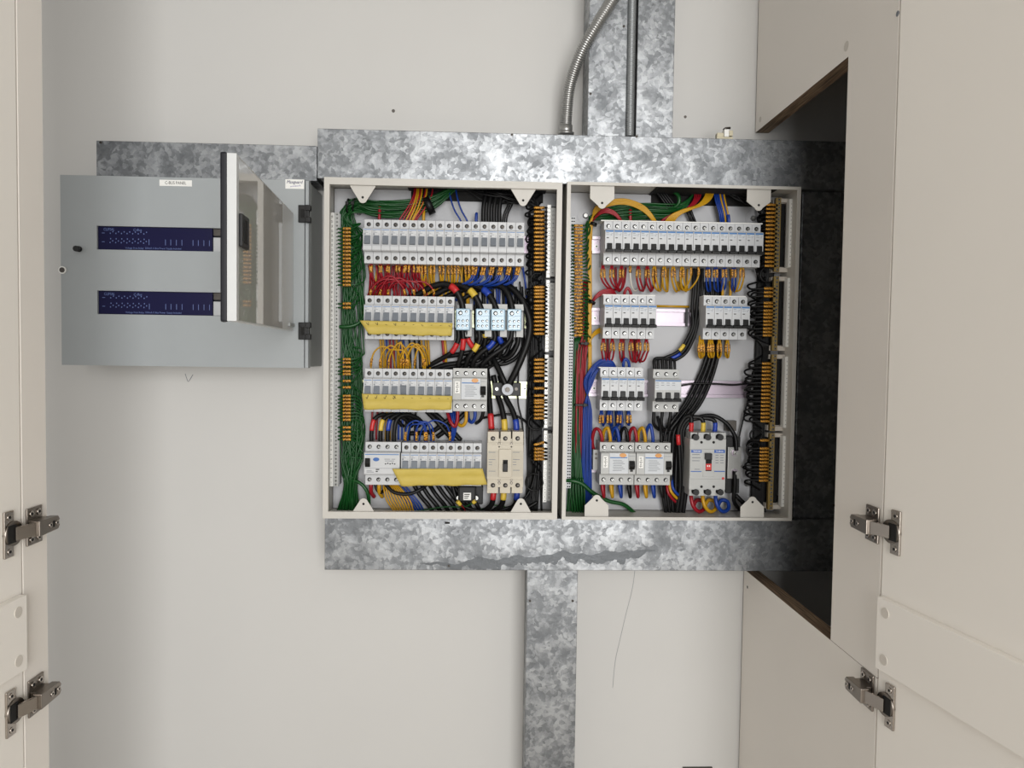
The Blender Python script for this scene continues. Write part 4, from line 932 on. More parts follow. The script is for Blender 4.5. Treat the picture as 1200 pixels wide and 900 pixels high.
# --- between the untaped row and the first taped row
X0, PWX, _ = 425.2, (614.7-425.2)/18, 0
lab = 'thin red wire with orange marker hanging below the untaped row'; grp = 'red wires below the untaped row'
for i, x in enumerate((434,435.5,445,447,454,456,464.5,468,474,476,479.5,484.5,489.5,491)):
    ex = x+J(16)
    wire([(x,303,-.07),(x,310,-.074),(x+J(.8),317,-.075),(x+J(2),325,-.07),((x+ex)/2,335,-.055),(ex,347,-.046),(ex+J(5),365,-.042)], RW*1.1, 'r', lab, grp, marks=((1.2,2.3),), mr=.0026)
lab = 'thin yellow wire with orange marker hanging below the untaped row'; grp = 'yellow wires below the untaped row'
for i in range(14):
    x = (496.5,506.8,517.5,527.5,535,547.5,552)[i//2] + (-1 if i % 2 else 1)*1.2
    ex = x+J(10)
    wire([(x,303,-.07),(x+(-.6 if i % 2 else .6),311,-.074),(x+(-.8 if i % 2 else .8),320,-.075),(x+J(1),329,-.068),((x+ex)/2,338,-.052),(ex,350,-.045)], RW*1.15, 'y', lab, grp, marks=((1,2.2),), mr=.0026)
lab = 'thin blue wire with orange marker curling below the untaped row'; grp = 'blue wires below the untaped row'
for i in range(12):
    x = (557,567,577,587,597,607.5)[i//2] + (-1 if i % 2 else 1)*1.4
    wire([(x,304,-.07),(x,312,-.075),(x-1.5,320,-.077),(x-5,328,-.076),(x-15,333.5,-.07),(x-26,336,-.058),(548+J(6),344,-.046),(540+J(8),352,-.042)], RW*1.1, 'b', lab, grp, marks=((1.1,2.3),), mr=.0026)
for c, xs_ in (('r', seq(431,494,15)), ('y', seq(496,554,11)), ('b', seq(556,611,9)), ('k', (541,549,563,572,583,594,603))):
    for x in xs_:
        e_ = J(7)
        wire([(x,300,-.046),(x+e_*.3,314,-.054+J(.006)),(x+e_*.7,328,-.054+J(.006)),(x+e_,343,-.048),(x+e_,360,-.041)], .0021, c, 'plain %s wire behind the markers below the untaped row' % CN[c], 'plain %s wires behind the markers below the untaped row' % CN[c])
lab = 'thin red wire arching over into the first taped row'; grp = 'red arches over the first taped row'
for i, (xe, xs, h) in enumerate(((434.5,472,327),(446,470,324),(455,480,326),(474,440,323),(485,447,325.5),(497,452,329),(508,464,329.5))):
    a_ = (xe+xs)/2
    wire([(xe,350,-.07),(xe,341,-.077),(xe+(a_-xe)*.35,332,-.082),(a_,h,-.084),(xs,332,-.078),(xs+(xs-xe)*.25,345,-.06),(xs+(xs-xe)*.3,356,-.045)], RW, 'r', lab, grp, marks=((.55,1.2),))
for (x, c) in ((441,'y'),(446,'y'),(452,'b'),(459,'r'),(464,'r'),(470,'r'),(476,'b'),(482,'r')):
    wire([(x+2,300,-.045),(x,322,-.048),(x-2,340,-.046),(x-3,362,-.042)], .0022, c, 'upright %s wire behind the red arches' % CN[c], 'upright %s wires behind the arches' % CN[c])

# --- thick black cables around the distribution blocks
def cable(pts, r, label, bands=(), group=None, col='k'): return wire(pts, r, col, label, group, bands=bands, cat='cable', seg=10, n=7)
cable([(470,352,-.05),(490,345,-.056),(506,336,-.064),(521,333,-.07),(533,339,-.076),(541,354,-.078),(543,368,-.078)], .0066, 'thick black cable with red band arching into a distribution block', ((3.55,4.25,'red_tape'),))
cable([(492,356,-.046),(512,344,-.054),(532,335,-.062),(546,337,-.070),(556,346,-.076),(563,360,-.078),(564,368,-.078)], .0066, 'thick black cable with yellow band arching into a distribution block', ((3.4,4.1,'yellow_tape'),))
cable([(516,352,-.044),(534,343,-.05),(552,336,-.058),(566,339,-.068),(575,348,-.074),(581,361,-.078),(582,370,-.078)], .0066, 'thick black cable with blue band arching into a distribution block', ((3.0,3.8,'blue_tape'),))
cable([(540,352,-.042),(558,340,-.048),(575,334,-.056),(588,336,-.066),(596,346,-.074),(600,360,-.078),(601,370,-.078)], .0066, 'thick unbanded black cable arching into the end distribution block')
cable([(572,336,-.046),(592,334,-.055),(606,344,-.066),(615,358,-.074),(621,378,-.078),(619,398,-.08),(612,418,-.08),(604,436,-.078),(598,448,-.074),(595,456,-.07)], .0070, 'longest thick black cable curving past the blocks to the stud terminal')
cable([(577,418,-.05),(583,430,-.06),(589,443,-.068),(594,454,-.068)], .0060, 'thick short black cable meeting the long one at the stud terminal')
for k, (x0_, xe, ye, bm_) in enumerate(((536.5,500,420,None),(541.5,534,430,'red_tape'),(547,566,418,'red_tape'))):
    pass
for k, (pts, b) in enumerate((
    ([(537,386,-.078),(537,398,-.077),(530,412,-.074),(518,420,-.066),(500,430,-.055),(486,440,-.044)], ((1.3,2.1,'red_tape'),)),
    ([(542,386,-.078),(543,400,-.078),(541,414,-.074),(537,428,-.066),(535,440,-.052)], ((.8,1.7,'red_tape'),)),
    ([(546,386,-.074),(549,399,-.072),(557,410,-.066),(566,420,-.056)], ((.8,1.7,'red_tape'),)),
    ([(561,386,-.078),(562,397,-.078),(558,407,-.076),(550,418,-.072),(545,432,-.062),(543,442,-.05)], ((1.6,2.4,'yellow_tape'),)),
    ([(566,386,-.074),(569,395,-.070),(568,408,-.064),(575,428,-.055)], ((.6,1.0,'yellow_tape'),)),
    ([(579,386,-.078),(580,396,-.077),(575,405,-.076),(564,413,-.074),(555,424,-.068),(552,440,-.055)], ((1.4,2.4,'blue_tape'),)),
    ([(584,386,-.074),(585,396,-.072),(589,406,-.066),(584,418,-.056)], ((.8,1.6,'blue_tape'),)),
    ([(600,386,-.078),(598,398,-.078),(589,408,-.076),(576,417,-.074),(566,427,-.068),(563,442,-.055)], ()),
    ([(606,384,-.072),(607,400,-.070),(600,415,-.066),(590,420,-.058),(582,412,-.05)], ()),
    ([(520,418,-.045),(540,415,-.05),(560,410,-.05),(575,398,-.048)], ()),
    ([(500,436,-.044),(520,428,-.052),(545,424,-.056),(570,414,-.056),(590,396,-.05)], ()),
    )):
    cable(pts, .0050, 'black cable dropping from the distribution blocks' + (' with %s band' % b[0][2].split('_')[0] if b else ', unbanded'), b, 'cables below the distribution blocks' + (' '+b[0][2] if b else ''))
for i in range(8):
    x = 512+i*8
    cable([(x-4,440,-.046),(x+8,430+J(2),-.05),(x+26,424+J(3),-.052),(x+40,414+J(4),-.048),(x+48,398,-.042)], .0042, 'black cable in the tangle above the four-pole switch', (), 'black tangle above the four-pole switch')
for x in (556,566,590,604,611): cable([(x,336,-.042),(x+1,360,-.041),(x+2,400,-.041)], .0040, 'black cable running straight down behind the distribution blocks', (), 'upright black cables behind the blocks')
wire([(609,330,-.05),(611,350,-.05),(612,400,-.048),(608,430,-.05),(607,470,-.06),(611,490,-.06),(613,510,-.058),(612,540,-.05)], .0019, 'k', 'single thin black wire hanging past the stud terminal')
for x, c in ((519,'r'),(521.5,'y')):
    cable([(x-1,392,-.05),(x,402,-.052),(x+1,414,-.052),(x+1,424,-.048)], .0030, 'short upright %s cable under the first taped row' % CN[c], (), None, c)
# --- yellow arches above the second taped row
lab = 'thin yellow wire arching into the taped row beside the four-pole switch'; grp = 'yellow arches over the second taped row'
for i, (xe, xs, h) in enumerate(((435,462,406),(445.5,470,405),(455.5,480,402),(473,466,400.5),(476,500,403),(486,503,405),(496,478,404),(498,468,406),(478,452,410),(470,496,402))):
    a_ = (xe+xs)/2
    wire([(xe,436,-.07),(xe,424,-.078),(xe+(a_-xe)*.3,412,-.084),(a_,h,-.086),(xs-(xs-a_)*.3,411,-.08),(xs,424,-.064),(xs+2,440,-.048)], RW, 'y', lab, grp, marks=((.65,1.3),))
for (x, c) in ((446,'y'),(449,'y'),(453,'b'),(457,'r'),(461,'r'),(465,'y'),(469,'b'),(473,'b'),(480,'k'),(486,'k'),(491,'k'),(494,'y'),(499,'y'),(502,'y')):
    wire([(x-2,388,-.045),(x,402,-.048),(x+1,420,-.046),(x+1,440,-.042)], .0022, c, 'upright %s wire behind the yellow arches' % CN[c], 'upright %s wires behind the yellow arches' % CN[c])
# --- below the second taped row
for (x, c) in ((437,'r'),(443,'r'),(449,'r'),(454,'y'),(459,'y'),(465,'b'),(469,'b'),(473,'b'),(477,'k'),(482,'k'),(488,'k')):
    wire([(x,474,-.045),(x-1,490,-.047),(x-2,506,-.046),(x-2,524,-.042)], .0022, c, 'upright %s wire between the two lower taped rows' % CN[c], 'upright %s wires between the lower taped rows' % CN[c])
for (x, m, c) in ((436.5,'red_tape','red'),(447,'yellow_tape','yellow'),(455.5,'blue_tape','blue'),(463,None,'')):
    cable([(x+36,500,-.044),(x+26,490,-.055),(x+12,486,-.066),(x+2,492,-.074),(x-1,506,-.076),(x-1,520,-.074)], .0044, ('black cable with %s band entering the blue-button switch' % c) if m else 'unbanded black cable entering the blue-button switch', ((3.0,3.9,m),) if m else ())
for i, pts in enumerate((([(500,482,-.05),(512,494,-.055),(524,508,-.052),(534,520,-.045)]), ([(535,486,-.05),(520,496,-.054),(505,506,-.05),(480,508,-.044)]), ([(545,484,-.048),(528,500,-.05),(512,512,-.046)]), ([(506,482,-.046),(520,494,-.05),(540,516,-.045)]))):
    cable(pts, .0050, 'thick black cable crossing diagonally between the lower taped rows', (), 'diagonal black cables between the lower taped rows')
lab = 'thin blue wire arching into the bottom taped row'; grp = 'blue arches over the bottom taped row'
for i, (xe, xs, h) in enumerate(((475,500,493),(498,488,494),(508,486,494),(527,492,492.5),(500,478,497),(488,505,495))):
    a_ = (xe+xs)/2
    wire([(xe,524,-.07),(xe,509,-.076),(xe+(a_-xe)*.25,498,-.082),(a_,h,-.084),(xs-(xs-a_)*.3,499,-.078),(xs,512,-.062),(xs,526,-.046)], RW, 'b', lab, grp, marks=((.55,1.25),))
for i in range(4): wire([(526+i*2.2,480,-.055),(528+i*2,492,-.062),(530+i*1.5,502,-.06),(527+i,520,-.05)], RW*1.1, 'b', 'thin blue wire beside the arches under the four-pole switch', 'blue wires under the four-pole switch')
wire([(566,490,-.05),(580,487,-.06),(598,485.5,-.062),(612,491,-.058),(622,500,-.05)], .0026, 'k', 'black wire running sideways above the cream moulded breaker')
for pts, c in (([(524,482,-.06),(528,494,-.07),(533,499.5,-.072),(536,492,-.074),(536.5,476,-.074)],'r'), ([(531,482,-.05),(535,494,-.06),(541,499,-.068),(546,493,-.074),(546.5,476,-.074)],'y'), ([(548,482,-.05),(549,491,-.062),(553,495,-.07),(556.5,489,-.074),(556.5,476,-.074)],'b'), ([(558,496,-.05),(563,492,-.068),(566,484,-.074),(566,474,-.074)],'k')):
    cable(pts, .0036, '%s cable looping up into the lone four-pole switch' % CN[c], (), None, c)
# --- cables of the cream moulded breaker
for (pts, m, c) in (([(570,430,-.05),(572,448,-.042),(573.5,470,-.055),(575,488,-.066),(576.5,510,-.07)],'red_tape','red'), ([(578,440,-.045),(583,462,-.05),(588,478,-.06),(591,494,-.068),(591.5,510,-.07)],'yellow_tape','yellow'), ([(586,440,-.045),(592,464,-.05),(600,480,-.06),(604.5,494,-.068),(605.5,510,-.07)],'blue_tape','blue')):
    cable(pts, .0058, 'thick black cable with %s band entering the cream moulded breaker from above' % c, ((2.85,3.6,m),))
for (x, m, c) in ((578.5,'red_tape','red'),(590.5,'yellow_tape','yellow'),(606,'blue_tape','blue')):
    cable([(x,572,-.07),(x-.5,582,-.072),(x-3,592,-.066),(x-14,600,-.055),(x-30,604,-.045)], .0056, 'thick black cable with %s band leaving the cream moulded breaker below' % c, ((.3,1.3,m),))
for k in range(4): wire([(560,602,-.05),(585+k*6,598-k*2,-.06),(612+k*3,590-k*5,-.058),(622+k*2,572-k*8,-.05),(628,540-k*8,-.045)], .0024, 'k', 'black wire curving up from under the cream moulded breaker to the neutral bars', 'black wires curving up beside the cream moulded breaker')
# --- below the bottom row of the taped board
for (x, c) in ((434.5,'r'),(444,'y')):
    cable([(x,562,-.072),(x+.2,570,-.074),(x+.5,577,-.068),(x+4,582,-.055)], .0040, 'short %s-sleeved cable under the blue-button switch' % CN[c], (), None, c)
cable([(440,566,-.068),(442,574,-.070),(447,577,-.066),(452,572,-.05)], .0034, 'short black cable curling under the blue-button switch')
lab = 'thin yellow wire fanning down under the bottom taped row'; grp = 'yellow fan under the bottom row'
for i in range(9):
    wire([(449+i*1.6,564,-.055),(450+i*2.6,574,-.064),(453+i*3.4,586,-.066),(461+i*2.9,598,-.062),(464+i*3,606,-.05)], RW, 'y', lab, grp)
for i in range(5): wire([(456+i*4,566,-.055),(466+i*4,578,-.06),(478+i*3.5,590,-.058),(485+i*3,600,-.05)], RW*1.1, 'b', 'thin blue wire fanning down under the bottom taped row', 'blue fan under the bottom row')
for i in range(7): cable([(484+i*9,566,-.05),(492+i*9.5,580,-.056+J(.006)),(502+i*9.5,592,-.056),(510+i*9,604,-.046)], .0044, 'black cable slanting down under the bottom taped row', (), 'black cables under the bottom row')
cable([(452,568,-.066),(462,577,-.07),(478,579,-.07),(492,574,-.068),(500,568,-.06)], .0036, 'black cable sagging under the bottom taped row')
cable([(530,568,-.058),(536,586,-.062),(550,596,-.062),(575,600,-.058),(610,598,-.05),(630,588,-.046)], .0040, 'black cable passing under the small black relay')
for pts, c, b in (([(465,602,-.062),(495,598,-.066),(520,594,-.068),(543,594,-.074),(553,590,-.082),(557,587,-.084)],'g',(4.2,5.0)), ([(480,603,-.056),(505,600,-.06),(520,601,-.06),(540,603,-.06)],'r',None), ([(546,602,-.06),(544,596,-.072),(540,592,-.08),(536,587.5,-.084)],'r',(2.1,3.0)), ([(548,604,-.05),(566,596,-.055),(580,592,-.056),(600,596,-.05)],'g',None)):
    wire(pts, .0014, c, 'thin %s wire%s at the floor of the taped board' % (CN[c], ' with yellow crimp lug' if b else ' lying loose'), '%s wires by the small black relay%s' % (CN[c], ', with lugs' if b else ''), bands=())
    if b: 
        q = smooth_path([P(*p) for p in pts], 5); MB().tube(sub(q, b[0], b[1], 5), .0042, 8).build('crimp_lug', 'yellow_tape', COL.objects[-1])

# ------------------------------------------------------------------ black-toggle board
lab = 'thin green earth wire with orange markers beside the perforated earth bar'; grp = 'marked green wires of the black-toggle board'
for i, y in enumerate(seq(264.5,393,33)):
    xo = 687+rnd.random()*5
    if i < 14: tail = [(xo,y-5,-.062),(xo+.5,y-12 if y > 285 else 262,-.056),(694-(i%4),258,-.055),(705,252+J(3),-.058)]
    else: tail = [(xo,y+4,-.06),(xo-1,y+16,-.052),(682+J(5),y+50,-.048),(676+J(5),500,-.046),(676+J(7),604,-.045)]
    wire([(670,y,-.071),(673,y,-.075),(682.5,y,-.075),(xo-2,y+(1 if i >= 14 else -1),-.070)]+tail, RW*.95, 'g', lab, grp, marks=((1,2),), mr=.0027)
lab = 'thin green wire sweeping across above the row of eighteen black-toggle breakers'; grp = 'green sweep over the black-toggle row'
for i in range(11):
    o_ = (i-5)*1.7
    wire([(690,256+o_*.2,-.055),(706,252+o_*.6,-.06+J(.008)),(728,249+o_,-.062+J(.01)),(757,247.5+o_*1.05,-.064+J(.01)),(786,248+o_,-.06+J(.008)),(800,243+o_*.6,-.056),(812,228,-.05),(818,215,-.045)], RW, 'g', lab, grp)
wire([(776,215,-.045),(785,222,-.055),(794,228,-.064),(796,236,-.066),(792,242,-.062),(784,245,-.055)], .0038, 'g', 'thick green cable loop under the trunking of the black-toggle board', cat='cable', seg=8)
lab = 'thin green wire in the upright trunk beside the red bundle'; grp = 'green trunk of the black-toggle board'
for i in range(12): wire([(674+i,396,-.05),(672+i*.8,440,-.05+J(.006)),(669+i*.9,500,-.05+J(.006)),(667+i*1.5,560,-.052+J(.008)),(664+i*2.2,606,-.048)], RW, 'g', lab, grp)
for i in range(6): wire([(670+i*2.5,560,-.062),(668+i*3.4,575,-.066),(670+i*3,590,-.064),(672+i*3,606,-.055)], RW, 'g', 'thin green wire at the foot of the black-toggle board', 'green tails of the black-toggle board')
wire([(660,563,-.066),(671,563.5,-.072),(682,567,-.072),(694,577,-.07),(704,583,-.066),(716,588,-.062),(730,591,-.058),(740,598,-.05),(748,606,-.045)], .0042, 'g', 'thick green cable crossing behind the ear to the floor of the black-toggle board', cat='cable', seg=8)
lab = 'thin yellow wire arching over the end of the row of eighteen black toggles'; grp = 'yellow arch over the black-toggle row'
for i in range(5):
    o_ = i*2.0
    wire([(689.5+i*.7,405,-.058),(690+i*.7,340,-.062),(689+i*.9,290,-.058),(691+i*.8,262,-.058),(700-o_*.3,248-o_*.6,-.068),(716,240.5-o_*.7,-.074),(735,239.5-o_*.7,-.076),(753+o_*.3,247-o_*.6,-.074),(765+i*.9,259,-.070),(768+i,270,-.05)], RW, 'y', lab, grp)
for i in range(5): wire([(690+i*.7,404,-.06),(690+i*.6,430,-.056),(688+i*.6,446,-.05),(686+i*.6,470,-.044)], RW, 'y', 'thin yellow wire continuing below the tie beside the red bundle', 'yellow wires below the tie')
for i in range(4): wire([(690+i*.6,402,-.06),(693,394+i,-.06),(699,387+i*1.4,-.056),(708,383+i*1.6,-.046)], RW, 'y', 'thin yellow wire bending off to the row of six', 'yellow wires to the row of six')
lab = 'thin red wire arching from the upright bundle to the row of eighteen'; grp = 'red arch over the black-toggle row'
for i in range(4): wire([(688,300,-.046),(692,266,-.052),(699+i*.5,254-i*1.2,-.070),(709,249-i*1.4,-.078),(720,252-i*1.3,-.078),(727+i*.8,260,-.072),(729+i,270,-.05)], RW, 'r', lab, grp)
for x, c, y0 in ((738.6,'r',246),):
    wire([(x,y0,-.062),(x,252,-.066),(x,266,-.062)], .0034, c, 'thick short red cable end standing on the row of eighteen black toggles', cat='cable', seg=8)
lab = 'thin %s wire curving from the trunking to the row of eighteen black toggles'; 
for i in range(6):
    wire([(826+i*2,214,-.05),(827+i*1.7,228,-.064),(818+i*1.8,240-i*.3,-.070),(800+i*1.6,246,-.074),(787+i*1.8,252,-.074),(779+i*2,261,-.068),(776+i*2,272,-.05)], RW, 'y', lab % 'yellow', 'yellow wires to the black-toggle row')
for i in range(4): wire([(812+i*3,214,-.046),(814+i*2,232,-.056),(803+i,246,-.064),(790+i*2,250,-.066),(776+i*2,258,-.062),(770+i*2,268,-.05)], RW, 'r', lab % 'red', 'red wires to the black-toggle row')
for i in range(6): wire([(836+i*2.1,214,-.05),(838+i*2.2,232,-.06),(843+i*2,250,-.064),(845+i*2,266,-.055)], RW*1.1, 'b' if i not in (3,5) else 'y', 'thin %s wire dropping beside the ear to the black-toggle row' % ('blue' if i not in (3,5) else 'yellow'), ('blue' if i not in (3,5) else 'yellow')+' drops beside the ear')
wire([(853.5,252,-.066),(854,258,-.068),(854,266,-.064)], .0034, 'b', 'thick short blue cable end standing on the row of eighteen black toggles', cat='cable', seg=8)
for i in range(4): wire([(766+i*3,214,-.045),(771+i*3,226,-.055),(779+i*3.2,238,-.056),(788+i*3,252,-.05)], .0026, 'k', 'black wire slanting behind the green sweep', 'black wires behind the green sweep')
for i in range(2): wire([(805+i*4,246,-.05),(808+i*4,254,-.05),(812+i*4,264,-.045)], .003, 'k', 'black wire stub behind the row of eighteen black toggles', 'black stubs behind the black-toggle row')
lab = 'thin black neutral wire sweeping under the trunking of the black-toggle board'; grp = 'black sweep of the black-toggle board'
for i in range(20):
    v = i/19
    wire([(838+v*34,212,-.045),(850+v*22,222+J(3),-.056),(868+v*10,230+J(7),-.06+J(.008)),(884,234+J(6),-.06+J(.006)),(896+v*6,242+J(5),-.054),(900+v*8,262,-.048),(899+((i*7)%9),310,-.044),(893+((i*7)%9),360,-.044)], RW*1.05, 'k', lab, grp)
lab = 'thin black neutral wire running upright beside the brass bars'; grp = 'upright black wires by the brass bars'
for i in range(22):
    q = ((i*7) % 17)-4
    wire([(895+q,250,-.042),(892+q,330,-.042),(890+q,400,-.043),(888+q,470,-.043),(887+q,530,-.044),(885+q,575,-.045),(884+q,606,-.045)], .0021, 'k', lab, grp)
lab = 'thin black neutral wire looping through orange markers to the brass bars'; grp = 'marked black wires of the black-toggle board'
XM0, XM1, XM2 = WX(897,270,-.077), WX(907.5,270,-.077), WX(911,270,-.077)
ys = seq(240,311.5,16)+[338,342.6,347,355,359,364,368,372,376.5,380.5,385,389,393]+seq(426,493.5,16)+[516]+seq(525.5,550,7)+[554.6,559,563]
for i, y in enumerate(ys):
    v = rnd.random(); up = 1 if i % 2 else -1; z = P(900, y, -.077).z; px = .0017
    dx = .014+.014*v if y > 320 else .006+.008*v
    pts = [(XM1-.004,-.046,z-up*.026),(XM0-.002,-.052,z-up*.016),(XM0-dx,-.060+J(.005),z-up*.008),(XM0-dx*.9,-.068,z-.001),(XM0,-.077,z),(XM1,-.077,z),(XM2,-.073,z)]
    wire(pts, RW*1.25, 'k', lab, grp, marks=((4,5),), world=True, mr=.0028)
for (x, y, rr) in ((900,322,9),(886,510,7),(884,527,9)):
    wire([(x+rr*math.cos(a),y+rr*math.sin(a),-.066) for a in seq(.2, 5.8, 9)], RW*1.3, 'k', 'loose loop of black wire beside the brass bars', 'loose black loops by the brass bars')
wire([(872,312,-.05),(884,313,-.055),(889,322,-.058),(896,332,-.055)], RW*1.3, 'k', 'black wire leaving the end of the row of eighteen black toggles')
for i in range(8): wire([(884+i*1.5,395+i,-.05),(893+i,404,-.055),(895+i*.8,412,-.052),(893+i,428,-.046)], .002, 'k', 'black wire bending down between two stacks of markers', 'black wires between marker stacks')
# hairpins under the rows
def hairpins(specs, ytop, yb, group, lab):
    for (x, c, drift) in specs:
        for s in (-1, 1):
            m = ytop+7
            wire([(x+s*.5,ytop-5,-.066),(x+s*.9,ytop+2,-.072),(x+s*1.7,ytop+6,-.074),(x+s*1.9,ytop+14,-.074),(x+s*2.1+drift*.2,yb-9,-.070),(x+s*1.8+drift*.6,yb-2+J(1.5),-.062),(x+drift+J(2),yb+J(1),-.052),(x+drift*1.5,yb-10,-.044),(x+drift*1.7,ytop-5,-.041)], RW*1.15, c, lab % CN[c], group+' '+CN[c], mr=.0026, marks=((1.8,3.05),))
hairpins(((706.5,'r',14),(717,'r',10),(728.3,'r',-4),(748,'r',6),(758.5,'r',6),(766.8,'y',6),(778.3,'y',3),(789,'y',6),(799.3,'y',4)), 311, 340.5, 'pairs under the eighteen black toggles', 'thin %s wire with orange marker in the pairs under eighteen black toggles')
for (x, dr) in ((809.3,-10),(818,-14)):
    wire([(x,305,-.066),(x+.5,313,-.074),(x,325,-.074),(x+dr*.5,336,-.066),(x+dr,340,-.054),(x+dr*1.5,330,-.044)], RW, 'y', 'single thin yellow wire with orange marker bending back behind the black cables', 'single yellow wires', marks=((1,1.8),))
wire([(738.2,304,-.066),(738.4,312,-.073),(738.6,322,-.074),(740,334,-.066),(744,341,-.055),(750,336,-.045)], RW*1.1, 'w', 'single white wire with orange marker among the red pairs', marks=((1,1.8),))
hairpins(((829.5,'b',2),(838.5,'b',2),(849,'b',-3),(860,'b',-1),(869.5,'y',-8)), 311, 341, 'pairs over the yellow-wired five', 'thin %s wire with orange marker in the pairs above the yellow-wired five')
for x in (846,855): wire([(x,330,-.05),(x+1,338,-.058),(x+.5,349,-.06)], .003, 'y', 'short yellow wire entering the yellow-wired five from above', 'yellow stubs above the five')
hairpins(((707,'r',3),(717.5,'r',-3),(728,'r',2),(739.5,'r',3),(748.5,'r',-4),(757.5,'r',-7)), 397, 423.5, 'pairs under the row of six', 'thin %s wire with orange marker in the pairs under the row of six')
hairpins(((820.5,'y',1),(823,'y',0),(831.5,'y',1),(834,'y',1),(843,'y',0),(852.5,'y',-1)), 398.5, 418.5, 'bunches under the yellow-wired five', 'thin %s wire with orange marker bunched under the yellow-wired five')
hairpins(((704.8,'b',4),(714,'b',2),(725.5,'b',0),(737,'b',-1)), 481.5, 498, 'pairs under the blue-wired five', 'thin %s wire with orange marker in the pairs under the blue-wired five')
for i in range(3): wire([(716+i*6,480,-.048),(717+i*6,494,-.05),(716+i*6,508,-.05),(712+i*6,520,-.045)], .003, 'b', 'plain blue wire behind the blue pairs', 'plain blue wires behind the pairs')
# red supply loops of the row of six
for i in range(4): wire([(686,420,-.05),(692,366,-.054),(696,352-i*.8,-.062),(706,345-i*1.5,-.064),(718,344-i*1.2,-.062),(724,350,-.05)], RW*1.15, 'r', 'red wire looping over the row of six from the upright bundle', 'red loops over the row of six')
wire([(731.5,352,-.06),(732,343,-.066),(735.5,337.5,-.068),(739,343,-.066),(739.5,352,-.06)], .0031, 'r', 'red cable hoop standing on the row of six', cat='cable', seg=8)
wire([(731.5,437,-.06),(730.5,427,-.066),(733,420.5,-.068),(737,426,-.066),(737,437,-.06)], .0031, 'b', 'blue cable hoop standing on the blue-wired five', cat='cable', seg=8)
lab = 'red wire in the upright bundle between the green and blue bundles'; grp = 'upright red bundle'
for i in range(9): wire([(684+i*.9,330,-.046),(683+i*1.0,390,-.05+J(.004)),(676+i*1.4,412,-.054+J(.005)),(674.5+i*1.3,450,-.054+J(.006)),(674+i*1.25,500,-.054+J(.005)),(674+i*.8,545,-.05),(674+i*.7,575,-.045)], RW*.9, 'r', lab, grp)
lab = 'blue wire in the upright bundle that arches over the blue-wired five'; grp = 'upright blue bundle'
for i in range(9): wire([(724,436,-.05),(719-i*.3,431-i*1.05,-.06),(707-i*.4,430-i*1.05,-.064+J(.004)),(699-i*.9,437-i*.5,-.064+J(.004)),(694-i*1.2,450,-.062+J(.005)),(683+i*1.25,480,-.058+J(.006)),(682.5+i*1.25,530,-.056+J(.006)),(681+i*1.5,570,-.054),(680+i*1.6,606,-.048)], RW*.9, 'b', lab, grp)
# ties
for (xa_, xb_, y, lb) in ((680,690.5,402.5,'red and yellow wires'),(673.5,689,474.5,'red and blue bundles')):
    a, b = P(xa_, y, -.066), P(xb_, y, -.066)
    tag(MB().box(a.x, b.x, -.0675, -.063, a.z-.002, a.z+.002).box(a.x, a.x+.002, -.0675, -.045, a.z-.002, a.z+.002).box(b.x-.002, b.x, -.0675, -.045, a.z-.002, a.z+.002).box(b.x-.010, b.x-.004, -.071, -.066, a.z-.0035, a.z+.0035).build('cable_tie', 'black_pvc', bevel=.0005), 'black cable tie round the %s' % lb, 'cable tie')
c = P(694.5, 351, -.064); tag(MB().cyl(c+Vector((-.003,0,-.008)), (.5,0,.9), .0078, .006, 12).build('cable_tie', 'black_pvc'), 'black cable tie round the red loops over the row of six', 'cable tie')
c = P(695, 262, -.06); tag(MB().cyl(c+Vector((0,0,-.004)), (.3,0,1), .0075, .006, 12).build('cable_tie', 'black_pvc'), 'black cable tie where the yellow arch begins', 'cable tie')
# busbar strips standing above the rows
for (xa_, xb_, y, yy, lb) in ((704,893,259.3,0,'the row of eighteen black toggles'),(706,767.5,346.2,0,'the row of six'),(824,873.5,347.6,0,'the yellow-wired five'),(701.5,751.5,431.3,0,'the blue-wired five')):
    a, b = P(xa_, y, -.082), P(xb_, y, -.082); o = MB().box(a.x, b.x, -.086, -.05, a.z, a.z+.0022).build('busbar_comb', 'label_white', bevel=.0004); tag(o, 'white insulated busbar comb along the top of '+lb, 'busbar')
a, b = P(768,358.7,YPL-.004), P(808,359.5,YPL-.004)
tag(MB().tube([a, b], .0024, 8).build('yellow_wire', 'yellow_pvc'), 'straight yellow wire lying above the bare rail', 'wire')
# black supply cables
lab = 'black cable running down past the row of five to the three-pole breaker'
for i, x in enumerate((812,817.5,822)):
    cable([(x,300,-.044),(x+1,330,-.05),(x-1,360,-.054),(812-i*0+i*2.5,380,-.058),(806+i*3.4,396,-.06),(796+i*4,411+i*1.0,-.062),(780+i*6,419+i*1.2,-.062),(767.5+i*9.3,421,-.064),(767+i*9.6,430,-.068),(767+i*9.6,442,-.068)], .0036, lab+(', with yellow band' if i == 0 else (', with blue band' if i == 1 else '')), ((4.5,5.0,'yellow_tape'),) if i == 0 else (((5.2,6.0,'blue_tape'),) if i == 1 else ()))
for i in range(3): cable([(771+i*9.6,421,-.060),(771.5+i*9.6,430,-.064),(771.5+i*9.6,442,-.062)], .0030, 'second black cable into a pole of the three-pole breaker', (), 'second cables of the three-pole breaker')
for i in range(4):
    cable([(828+i*5.5,330,-.042),(829+i*5,360,-.041),(832+i*4,396,-.046),(826+i*4.6,424,-.05),(814+i*5.6,452,-.046),(802+i*6,474,-.050),(789+i*5.5,492,-.056),(780+i*5,506,-.056),(778+i*5,530,-.054),(776+i*5.2,570,-.056),(780+i*4.5,600,-.052),(782+i*4,608,-.045)], .0038, 'long black cable slanting behind the lower rail and down beside the grey moulded breaker', (), 'slanting black cables')
